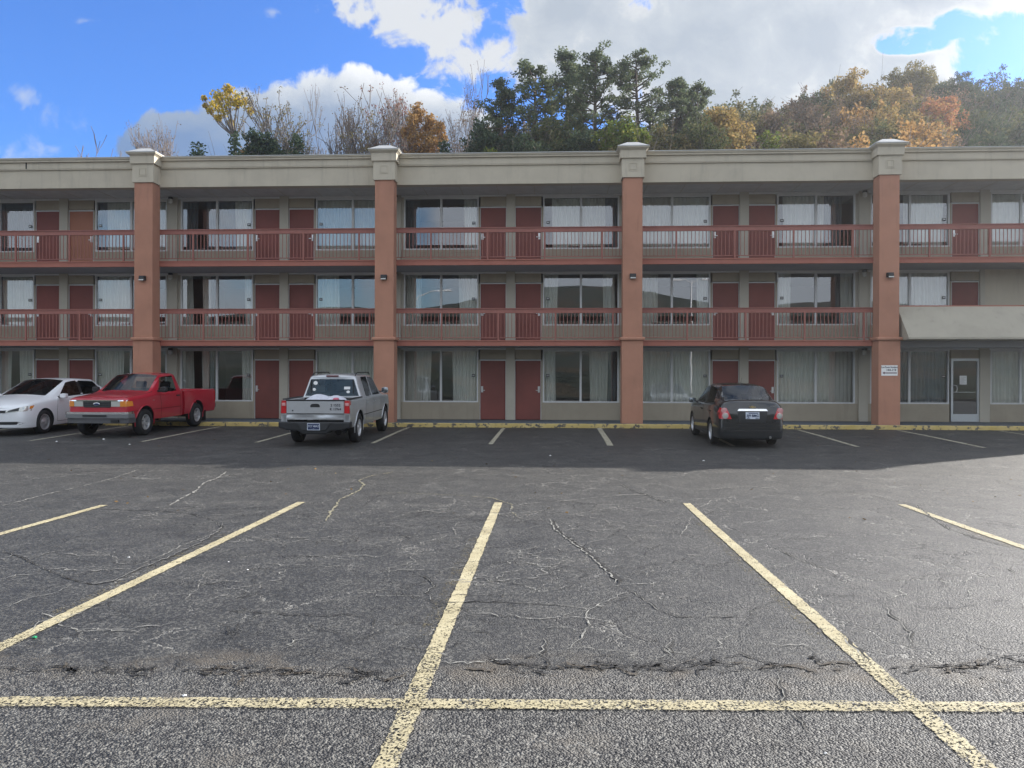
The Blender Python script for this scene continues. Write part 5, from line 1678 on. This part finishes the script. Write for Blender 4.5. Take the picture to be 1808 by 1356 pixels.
BARK = mat('bark_grey', (0.15, 0.13, 0.115), 0.95, var=0.25, vscale=4)
BARKP = mat('bark_pine', (0.085, 0.065, 0.05), 0.95, var=0.25, vscale=4)
TWIG = mat('twig_pale', (0.15, 0.125, 0.11), 0.95, var=0.2, vscale=4)
L_YEL = leaf_mat('leaves_yellow', [(0.42, 0.33, 0.04), (0.56, 0.42, 0.06), (0.22, 0.22, 0.05), (0.60, 0.40, 0.05)], 0.45)
L_ORG = leaf_mat('leaves_orange', [(0.34, 0.19, 0.07), (0.42, 0.26, 0.10), (0.24, 0.15, 0.07), (0.46, 0.30, 0.13)], 0.4)
L_RED = leaf_mat('leaves_red', [(0.42, 0.17, 0.09), (0.48, 0.22, 0.11), (0.38, 0.25, 0.10), (0.25, 0.14, 0.08)], 0.4)
L_BRN = leaf_mat('leaves_brown', [(0.17, 0.12, 0.085), (0.24, 0.17, 0.12), (0.14, 0.12, 0.075), (0.28, 0.20, 0.14)], 0.3)
L_GRN = leaf_mat('leaves_green', [(0.075, 0.10, 0.045), (0.12, 0.135, 0.06), (0.055, 0.075, 0.035), (0.17, 0.165, 0.08)], 0.3)
L_BRT = leaf_mat('leaves_bright', [(0.10, 0.15, 0.03), (0.15, 0.19, 0.04), (0.08, 0.11, 0.03), (0.19, 0.19, 0.05)], 0.4)
L_DRK = leaf_mat('leaves_dark', [(0.04, 0.065, 0.04), (0.065, 0.095, 0.055), (0.045, 0.065, 0.04), (0.095, 0.12, 0.07)], 0.3)
L_PIN = leaf_mat('needles', [(0.085, 0.115, 0.065), (0.13, 0.16, 0.085), (0.07, 0.095, 0.055), (0.17, 0.19, 0.105)], 0.4)
L_OLV = leaf_mat('leaves_olive', [(0.15, 0.14, 0.06), (0.21, 0.18, 0.075), (0.10, 0.105, 0.05), (0.27, 0.21, 0.09)], 0.35)


class Tree:
    """unit-free tree: built at real size with its base at the origin"""
    def __init__(s, seed): s.fmin = .3; s.r = random.Random(seed); s.w = MB(); s.l = MB(); s.tips = []

    def rv(s): return Vector((s.r.gauss(0, 1), s.r.gauss(0, 1), s.r.gauss(0, 1)))

    def limb(s, p, d, L, r, lvl, maxl, nchild, spread, up=0.15, wander=0.12, rmin=0.008, kid=None):
        n = 4 if lvl < 2 else 3
        pts = [p]; rs = [r]; q = p.copy(); dd = d.normalized()
        for i in range(n):
            dd = (dd + s.rv() * wander + Vector((0, 0, up * 0.25))).normalized()
            q = q + dd * (L / n); pts.append(q.copy()); rs.append(max(rmin, r * (1 - 0.75 * (i + 1) / n)))
        s.w.tube(pts, rs, 7 if lvl == 0 else (5 if lvl == 1 else 3), cap=False)
        if lvl >= maxl: s.tips.append((q, dd)); s.tips.append(((pts[-2] + q) / 2, dd)); return
        s.tips.append((q, dd))
        for c in range(nchild[lvl]):
            f = s.r.uniform(s.fmin, 1.0); k = min(n - 1, int(f * n)); a = pts[k].lerp(pts[k + 1], f * n - k)
            side = s.rv(); side = (side - dd * side.dot(dd)).normalized()
            nd = (dd * s.r.uniform(0.5, 1.0) + side * spread * s.r.uniform(0.7, 1.3) + Vector((0, 0, up))).normalized()
            s.limb(a, nd, L * (s.r.uniform(0.42, 0.68) if kid is None else kid * s.r.uniform(.6, 1.3)), max(rmin, rs[k] * 0.55), lvl + 1, maxl, nchild, spread, up, wander * 1.3, rmin)

    def leaf(s, c, size, nrm=None):
        a = (nrm or s.rv()).normalized(); t = a.orthogonal().normalized(); t = Matrix.Rotation(s.r.uniform(0, 6.28), 3, a) @ t; b = a.cross(t)
        t *= size * s.r.uniform(0.6, 1.2); b *= size * s.r.uniform(0.35, 0.75); o = len(s.l.v)
        s.l.v += [tuple(c - t), tuple(c - b), tuple(c + t), tuple(c + b)]
        s.l.f.append((o, o + 1, o + 2, o + 3)); s.l.mi.append(0)

    def clump(s, c, rad, n, size, flat=1.0):
        for _ in range(n):
            v = s.rv(); v.normalize(); v *= rad * s.r.random() ** 0.45; v.z *= flat
            s.leaf(c + v, size)


def tree_data(kind, seed, H, R=None):
    t = Tree(seed); r = t.r
    if kind == 'bare':
        for k in range(1):
            t.fmin = .5; t.limb(Vector((r.uniform(-.4, .4) * k, 0, 0)), Vector((r.uniform(-.05, .05), r.uniform(-.05, .05), 1)), H * .84, H * .011, 0, 3, [15, 7, 4], .42, .46, .035, .017, .26)
        for p, d in t.tips:
            if r.random() < .3: t.clump(p, .4, 3, .07)
        lm = L_BRN
    elif kind == 'fine':      # dense fine twiggy crown, brownish
        t.fmin = .4; t.limb(Vector((0, 0, 0)), Vector((r.uniform(-.06, .06), 0, 1)), H * .78, H * .012, 0, 3, [17, 8, 4], .48, .38, .05, .016, .30)
        for p, d in t.tips: t.clump(p, .4, 9, .08)
        lm = L_BRN
    elif kind == 'lean':
        t.limb(Vector((0, 0, 0)), Vector((-.55, 0, .85)), H * .95, H * .014, 0, 3, [18, 8, 3], .5, .35, .05, .026, .34); lm = L_BRN
    elif kind in ('sparse_yellow', 'sparse_red', 'sparse_brown'):
        t.fmin = .5
        for k in range(1):
            t.limb(Vector((k * .5, 0, 0)), Vector((r.uniform(-.12, .12), 0, 1)), H * .84, H * .011, 0, 3, [17, 8, 3], .5, .38, .04, .024, .30)
        keep = {'sparse_yellow': .55, 'sparse_red': .5, 'sparse_brown': .45}[kind]
        for p, d in t.tips:
            if r.random() < keep: t.clump(p, .3, 6, .09)
        lm = {'sparse_yellow': L_OLV, 'sparse_red': leaf_mat('leaves_rust', [(0.24, 0.10, 0.08), (0.30, 0.15, 0.10), (0.2, 0.12, 0.08)], .35) if 'leaves_rust' not in MATS else MATS['leaves_rust'], 'sparse_brown': L_BRN}[kind]
    elif kind == 'yellow_tree':
        u_ = H / 17.0; q = Vector((.55, 0, H - 3.3)); t.w.tube([(1.2, 0, -1), (1.1, 0, H * .3), (.9, 0, H * .6), tuple(q)], [.17, .15, .12, .09], 7)
        for (bx, bz, br) in ((357, 163, 11), (370, 155, 10), (376, 162, 12), (395, 150, 9), (402, 152, 9), (412, 163, 12), (428, 181, 8), (425, 171, 10), (368, 174, 10),
                             (388, 168, 14), (384, 189, 11), (399, 181, 12), (357, 184, 6), (345, 171, 5), (349, 163, 5), (394, 204, 6), (376, 199, 7), (413, 176, 8), (405, 166, 10), (390, 158, 9)):
            c = Vector(((bx - 388) * .0368, r.uniform(-.7, .7), H - (bz - 143) * .0368)); k = br * .0368
            m_ = q.lerp(c, .5) + Vector((r.uniform(-.15, .15), 0, -.15)); t.w.tube([q, m_, c], [.05, .03, .012], 5, cap=False)
            for _ in range(4): t.w.tube([m_.lerp(c, .6), c + t.rv() * k * .6], [.018, .008], 3, cap=False)
            t.clump(c, k * 1.12, 90, .105)
        lm = L_YEL
    elif kind == 'pine':
        R = R or H * .17
        t.w.tube([(0, 0, 0), (r.uniform(-.15, .15), 0, H * .35), (r.uniform(-.25, .25), 0, H * .7), (0, 0, H * .98)], [H * .014, H * .011, H * .007, .03], 8)
        n = int(H * 6.2)
        for k in range(n):
            f = .30 + .69 * (k / n) ** .85; z = H * f
            prof = sin(min(1, (f - .26) / .40) * pi / 2) * (1 - max(0, (f - .60) / .40) ** 2.6 * .82)
            if f < .52 and r.random() < .35: continue
            L = R * prof * r.uniform(.55, 1.15); a = r.uniform(0, 6.28); d = Vector((cos(a), sin(a), r.uniform(.05, .45)))
            s0 = Vector((0, 0, z)); e = s0 + d * L
            mid = s0.lerp(e, .55) - Vector((0, 0, .06 * L)); t.w.tube([s0, mid, e], [.05, .03, .012], 4, cap=False)
            for q in range(3):
                c = s0.lerp(e, r.uniform(.40, 1.08)) + t.rv() * .30 * L * .5
                rad = r.uniform(.20, .50)
                for _ in range(int(60 * rad / .5)):
                    v = t.rv().normalized() * rad * r.random() ** .4; v.z *= .62
                    t.leaf(c + v, .095)
        lm = L_PIN
    elif kind == 'cedar':
        R = R or H * .2
        t.w.tube([(0, 0, 0), (0, 0, H * .9)], [H * .015, .02], 6)
        for k in range(int(H * 16)):
            f = r.uniform(.08, 1); rad = R * (1 - f) ** .75 * r.uniform(.55, 1.05) + .08; a = r.uniform(0, 6.28)
            c = Vector((cos(a) * rad, sin(a) * rad, H * f)); t.clump(c, .36, 12, .12)
        lm = L_DRK
    else:                      # full crowns: 'round_<tone>'
        tone = kind.split('_')[1]
        lm = {'orange': L_ORG, 'red': L_RED, 'gold': L_GLD, 'green': L_GRN, 'bright': L_BRT, 'dark': L_DRK, 'olive': L_OLV, 'brown': L_BRN}[tone]
        R = R or H * .26
        t.limb(Vector((0, 0, 0)), Vector((r.uniform(-.05, .05), 0, 1)), H * .62, H * .016, 0, 2, [12, 5], .75, .2, .05)
        cs = []
        for k in range(30):
            u0 = max(.28, 1 - 2.7 * R / H); f = r.uniform(.0, .97); u = u0 + (1 - u0) * f; a = r.uniform(0, 6.28)
            prof = sqrt(max(.05, 1 - ((f - .45) / .56) ** 2)); rad = R * prof * r.uniform(.35, 1.0)
            cs.append((Vector((cos(a) * rad, sin(a) * rad, H * u)), r.uniform(.24, .50) * R))
        dens = {'green': 260, 'dark': 300, 'olive': 270, 'brown': 250, 'orange': 190}.get(tone, 290)
        for c, rad in cs:
            t.clump(c, rad, int(dens * rad * .9), .115, .8)
            for _ in range(5):
                c2 = c + t.rv().normalized() * rad; t.w.tube([c, c2, c2 + t.rv() * .25], [.03, .015, .008], 3, cap=False); t.clump(c2, .32, int(dens * .16), .10)
    return t, lm


CACHE = {}


def tree(px, top, Y, kind, label, cat='tree', group=None, seed=0, R=None, proto=None, wide=1.0, lean=0.0):
    """a tree rooted on the hillside at distance Y, seen past the roof; proto shares meshes"""
    X = (px - 971) / 1360 * Y; z0 = hill(X, Y) - 0.2; H = CAM_H + (676 - top) / 1360 * Y - z0
    key = (kind, proto if proto is not None else (seed, round(H, 1), R))
    if key not in CACHE:
        H0 = H if proto is None else {'bare': 13, 'fine': 12}.get(kind, 11)
        t, lm = tree_data(kind, seed + hash(kind) % 7 * 0 + (proto or 0) * 31, H0, R)
        zmax = max([v[2] for v in t.w.v] + [v[2] for v in t.l.v])
        CACHE[key] = (t.w.mesh('trunk', BARKP if kind in ('pine', 'cedar') else (TWIG if kind in ('bare', 'lean', 'fine') else BARK), smooth=True, fix=False),
                      t.l.mesh('crown', lm, fix=False) if t.l.v else None, zmax)
    wm, lm_, zmax = CACHE[key]
    cat_name = {'pine': 'pine_tree', 'cedar': 'cedar_tree', 'bare': 'bare_tree', 'lean': 'bare_tree', 'fine': 'bare_tree'}.get(kind, 'broadleaf_tree')
    root = thing(cat_name, label, cat, (X, Y, z0), 0.0 if kind == 'yellow_tree' else random.Random(int(px * 7 + Y)).uniform(-.35, .35) if proto is None else random.Random(int(px * 7 + Y)).uniform(0, 6.28), group)
    s = H / zmax; root.scale = (s * wide, s * wide, s)
    root.rotation_euler.y = lean
    link('trunk', wm, root)
    if lm_: link('crown', lm_, root)
    return root


# --- trees one can tell apart along the roof line, left to right
T = tree
T(250, 215, 47, 'lean', 'bare tree leaning left behind the leftmost pillar cap', seed=11)
T(330, 190, 50, 'bare', 'bare thin tree between the leftmost pillar cap and the yellow tree', seed=12, wide=.8, lean=-.22)
T(296, 190, 52, 'bare', 'bare forked tree just right of the leftmost pillar cap', seed=13, lean=-.2)
T(335, 241, 46, 'cedar', 'small pointed evergreen left of the yellow tree', seed=14)
T(388, 143, 50, 'yellow_tree', 'tall tree with an open bright yellow crown on a thin trunk', seed=15)
T(404, 224, 45, 'cedar', 'narrow dark evergreen at the foot of the tall yellow tree', seed=16, R=.9)
T(434, 232, 49, 'round_orange', 'small orange tree peeping out left of a dark bushy evergreen', seed=17, R=1.4)
T(454, 222, 47, 'round_dark', 'dark bushy evergreen with brownish edges beside the small orange tree', seed=18, R=1.25)
T(487, 228, 52, 'bare', 'short bare tree between two dark evergreens on the left', seed=19, wide=.7)
T(516, 228, 46, 'cedar', 'dark conical evergreen below the sparse yellowing tree', seed=20, R=1.5)
T(528, 164, 50, 'sparse_yellow', 'sparse tree with yellowing leaves above a dark conical evergreen', seed=21, wide=1.1)
T(562, 143, 54, 'bare', 'tall bare tree just right of the sparse yellowing tree', seed=22, wide=.8)
T(596, 150, 50, 'bare', 'bare tree with a wide fan of branches left of the brownish tree', seed=23, wide=1.1)
T(622, 156, 52, 'sparse_brown', 'half bare tree with brownish leaves left of the second pillar cap', seed=24, wide=1.1)
T(612, 196, 48, 'sparse_yellow', 'low olive leaved thin tree in front of bare trunks left of the second pillar cap', seed=25, R=1.3)
T(678, 146, 51, 'sparse_red', 'tall slender tree with sparse rusty leaves above the second pillar cap', seed=26, wide=.9)
T(706, 148, 54, 'bare', 'bare tree between the rusty tree and the round orange tree', seed=27, wide=.8)
T(745, 172, 50, 'round_orange', 'round orange tree right of the second pillar cap', seed=28, R=1.45)
T(800, 175, 53, 'fine', 'twiggy bare tree below the white cloud, left of the tall bare tree', seed=30, wide=.9)
T(822, 122, 54, 'bare', 'tallest bare tree left of the dark evergreens', seed=31, wide=.9)
T(782, 244, 45, 'cedar', 'tiny dark evergreen at the roof edge below the orange tree', seed=32, R=.7)
T(846, 205, 47, 'cedar', 'dark evergreen at the left end of the pines', seed=33, R=2.2)
T(884, 137, 50, 'pine', 'slim pine at the left end of the row of pines', seed=34, R=1.7)
T(870, 215, 46, 'round_dark', 'dark low evergreen below the slim left pine', seed=35, R=1.8)
T(917, 178, 53, 'sparse_brown', 'brownish thin tree between the slim pine and the broad pine', seed=36)
T(945, 103, 50, 'pine', 'broad dense pine, second from the left in the pine row', seed=37, R=3.0)
T(1001, 86, 53, 'pine', 'tall narrow pine between the broad pine and the tallest pine', seed=38, R=1.9)
T(1050, 74, 50, 'pine', 'tallest pine in the centre of the pine row', seed=39, R=2.8)
T(1120, 91, 51, 'pine', 'open crowned pine right of the tallest pine', seed=40, R=3.1)
T(1192, 141, 52, 'pine', 'smaller open pine left of the last pine in the row', seed=41, R=2.0)
T(1228, 148, 53, 'pine', 'small pine at the right end of the pine row', seed=42, R=2.1)
T(920, 222, 45, 'round_dark', 'dark bushy tree under the broad pine', seed=43, R=2.0)
T(868, 252, 44, 'round_bright', 'small bright green shrub tree at the roof edge below the dark evergreens', seed=44, R=.8)
T(975, 200, 48, 'round_green', 'dull green tree behind the trunks of the broad and narrow pines', seed=45, R=2.2)
T(1020, 216, 46, 'round_dark', 'dark green tree under the tallest pine', seed=46, R=1.7)
T(1100, 206, 45, 'round_bright', 'bright green pointed tree left of the third pillar cap', seed=47, R=1.5)
T(1070, 236, 44, 'round_olive', 'low olive tree left of the bright green pointed tree', seed=48, R=1.4)
T(1160, 214, 47, 'round_olive', 'olive tree just right of the third pillar cap', seed=49, R=2.0)
T(1206, 206, 48, 'round_green', 'dull green rounded tree below the small pines', seed=50, R=2.1)
T(1268, 196, 50, 'round_gold', 'yellow green tree right of the pine row', seed=51, R=1.8)
T(1243, 214, 47, 'round_green', 'dark olive tree left of the yellow green tree', seed=52, R=1.8)
T(1365, 232, 47, 'round_bright', 'bright green low tree in front of the brown wood', seed=53, R=1.7)
T(1398, 246, 45, 'round_olive', 'low pale olive tree at the roof edge below the brown wood', seed=54, R=1.7)
T(1494, 136, 66, 'round_gold', 'golden tree standing highest left of the fourth pillar cap', seed=55, R=2.6)
T(1538, 142, 68, 'round_olive', 'tan and olive tree right of the highest golden tree', seed=56, R=3.0)
T(1590, 124, 70, 'round_olive', 'tall olive crowned tree above the fourth pillar cap', seed=57, R=2.8)
T(1562, 158, 64, 'round_gold', 'golden green tree directly above the fourth pillar cap', seed=58, R=2.8)
T(1612, 170, 58, 'round_red', 'orange red tree right of the fourth pillar cap', seed=59, R=2.8)
T(1640, 178, 59, 'round_red', 'red topped tree beside the dark green wood', seed=60, R=1.8)
T(1558, 186, 56, 'round_gold', 'yellow orange tree low above the fourth pillar cap', seed=61, R=2.4)
T(1600, 214, 50, 'round_orange', 'orange brown tree at the roof edge right of the fourth pillar cap', seed=62, R=2.3)
T(1536, 222, 50, 'round_olive', 'yellowing olive tree at the roof edge left of the fourth pillar cap', seed=63, R=2.2)
T(1655, 216, 52, 'round_brown', 'brownish tree at the roof edge in front of the dark green wood', seed=64, R=2.2)
T(1655, 140, 72, 'round_dark', 'dark green tree poking up right of the tall olive tree', seed=65, R=2.4)
T(1710, 136, 70, 'round_dark', 'large dark green tree at the left of the green wood on the right', seed=66, R=3.2)
T(1700, 196, 58, 'round_green', 'broad green tree below the large dark green tree', seed=67, R=2.9)
T(1770, 146, 68, 'round_dark', 'large dark green tree near the right edge of the picture', seed=68, R=3.2)

# --- the wood on the slope: rows behind, sharing a few crowns
SKY = [(820, 240), (900, 205), (980, 205), (1060, 215), (1140, 205), (1200, 190), (1250, 185), (1300, 172), (1350, 177), (1400, 170), (1450, 157), (1500, 150), (1560, 148),
       (1620, 152), (1680, 156), (1740, 158), (1800, 160), (1900, 158), (2100, 150), (2400, 150)]


def skyline(px):
    for (a, ya), (b, yb) in zip(SKY, SKY[1:]):
        if a <= px <= b: return ya + (yb - ya) * (px - a) / (b - a)
    return SKY[-1][1]


rnd = random.Random(21)
GROUPS = {'fine': ('leafless brown tree in the wood on the slope', 'leafless trees of the hillside wood'),
          'round_brown': ('brown leaved tree in the wood on the slope', 'brown leaved trees of the hillside wood'),
          'round_green': ('dull green tree in the wood on the slope', 'green trees of the hillside wood'),
          'round_dark': ('dark evergreen tree in the wood on the slope', 'dark evergreens of the hillside wood'),
          'round_olive': ('olive coloured tree in the wood on the slope', 'olive trees of the hillside wood'),
          'round_orange': ('orange brown tree in the wood on the slope', 'orange trees of the hillside wood')}
for row, (Y, drop, step) in enumerate(((78, 4, 27), (68, 14, 29), (60, 34, 30), (53, 60, 34), (47, 84, 38))):
    px = 835 + rnd.uniform(0, 20) + (60 if row < 2 else 0)
    while px < 2050:
        if px < 1000: kinds = ['round_dark', 'round_green', 'fine', 'round_brown']
        elif px < 1250: kinds = ['round_green', 'fine', 'round_olive', 'round_green', 'round_brown']
        elif px < 1330: kinds = ['fine', 'round_olive', 'round_green', 'fine']
        elif px < 1480: kinds = ['fine', 'fine', 'round_brown', 'round_green', 'round_brown', 'round_olive']
        elif px < 1650: kinds = ['round_olive', 'round_green', 'fine', 'round_orange', 'round_green']
        else: kinds = ['round_dark', 'round_green', 'round_dark', 'round_dark']
        kd = rnd.choice(kinds); tp = skyline(px) + drop + rnd.uniform(-8, 14)
        if px < 1250 and row < 2: tp += 20
        lb, gr = GROUPS[kd]
        T(px, tp, Y + rnd.uniform(-2.5, 2.5), kd, lb, group=gr, proto=rnd.randint(1, 3), wide=rnd.uniform(.75, 1.05))
        px += step * rnd.uniform(.75, 1.3)

# undergrowth that closes the foot of the wood
us = Tree(77)
for _ in range(2600):
    Y = us.r.uniform(42, 80); px = us.r.uniform(830, 2000); X = (px - 971) / 1360 * Y
    us.clump(Vector((X, Y, hill(X, Y) + us.r.uniform(.2, 2.6))), .8, 14, .16)
struct(us.l.build('undergrowth', L_BRN, fix=False), 'stuff')

# --- two lamp posts across the road, mirrored in the panes
POLE = mat('pole_paint', (0.75, 0.75, 0.74), 0.4)
lp = thing('street_lamp', 'tall pale light pole with two heads standing across the lot', 'lamp post', (10.7, -6.5, 0))
mb = MB(); mb.tube([(0, 0, 0), (0, 0, 9.4)], [.09, .055], 12); mb.build('pole', POLE, lp, smooth=True)
for s in (-1, 1):
    mb = MB(); mb.tube([(0, 0, 9.2), (s * .5, 0, 9.5), (s * .8, 0, 9.5)], .035, 8); mb.frustum(s * 1.1, 0, 9.42, 9.56, .38, .16, .30, .12); mb.build('lamp_head', POLE, lp)
lp = thing('street_lamp', 'street lamp with one long curved arm across the road', 'lamp post', (-13.5, -20, 0))
mb = MB(); mb.tube([(0, 0, 0), (0, 0, 8.0), (.25, 0, 9.0), (1.0, 0, 9.8), (2.2, 0, 10.3), (3.6, 0, 10.4)], [.11, .09, .08, .065, .05, .045], 12); mb.build('pole', POLE, lp, smooth=True)
mb = MB(); mb.frustum(3.9, 0, 10.32, 10.48, .36, .15, .25, .1); mb.build('lamp_head', POLE, lp)

# --- small litter on the asphalt
def scrap(px, py, s, m_, label, name='paper_scrap', cat='litter', group=None, seed=1):
    x, y = gp(px, py); r = random.Random(seed + int(px)); mb = MB(); n = 7
    ring = [(s * r.uniform(.6, 1) * cos(2 * pi * i / n), s * r.uniform(.5, .9) * sin(2 * pi * i / n), r.uniform(.0, .3) * s) for i in range(n)]
    mb.v = ring + [(0, 0, s * .55)] + [(a * .9, b * .9, 0) for a, b, c in ring]
    for i in range(n): mb.f += [(i, (i + 1) % n, n), (i, n + 1 + i, n + 1 + (i + 1) % n, (i + 1) % n)]
    mb.mi = [0] * len(mb.f)
    o = mb.build(name, m_, loc=(x, y, gz(y) + .004)); return tag(o, label, cat, group)


scrap(62, 1127, .022, mat('green_plastic', (0.02, 0.30, 0.12), .4), 'small green plastic scrap beside the long left parking line', 'plastic_scrap')
scrap(183, 776, .045, PAPER, 'white scrap of paper in front of the red pickup')
scrap(229, 785, .03, PAPER, 'pale scrap near the end of the line right of the red pickup')
scrap(100, 780, .035, PAPER, 'pale scrap in front of the gap between the white car and the red pickup')
scrap(228, 985, .014, PAPER, 'white scrap on the sunlit asphalt left of the second long line')
scrap(404, 993, .011, PAPER, 'tiny white scrap in the middle of the second bay')
scrap(438, 1007, .011, PAPER, 'tiny white scrap nearest the middle line')
scrap(972, 805, .03, PAPER, 'white scrap in the shaded lane between the silver and black vehicles')
scrap(1243, 814, .035, PAPER, 'white scrap in the shaded lane left of the black sedan')
scrap(327, 1230, .014, PAPER, 'white pebble like scrap just above the cross line')
scrap(1460, 1332, .010, PAPER, 'tiny white scrap at the bottom right of the lot')

# fallen leaves and grit gathered along the kerb
lv = Tree(5)
for _ in range(520):
    if lv.r.random() < .6: x = lv.r.uniform(-14, 17); y = 23.78 - abs(lv.r.gauss(0, .10))
    else: x = lv.r.uniform(-14, 14); y = lv.r.uniform(9, 23.5)
    lv.leaf(Vector((x, y, gz(y) + .012)), .028, Vector((lv.r.gauss(0, .3), lv.r.gauss(0, .3), 1)))
struct(lv.l.build('fallen_leaves', leaf_mat('dry_leaves', [(0.12, 0.07, 0.03), (0.2, 0.13, 0.06), (0.07, 0.05, 0.03), (0.28, 0.22, 0.12)], .1), fix=False), 'stuff')


# ================================================================== thin haze added to veil the right side like low sun glare
def build_haze():
    m_ = bpy.data.materials.new('glare_haze'); m_.use_nodes = True
    t = NT(m_.node_tree); t.n.clear()
    out = t.add('ShaderNodeOutputMaterial'); v = t.add('ShaderNodeVolumePrincipled')
    v.inputs['Color'].default_value = (0.93, 0.96, 1.0, 1)
    v.inputs['Density'].default_value = 0.0007
    v.inputs['Anisotropy'].default_value = 0.74
    t.put(out.inputs['Volume'], v.outputs[0])
    mb = MB(); mb.box(-405, 405, -230, 405, -1.5, 46)
    struct(mb.build('haze', m_), 'stuff')


build_haze()
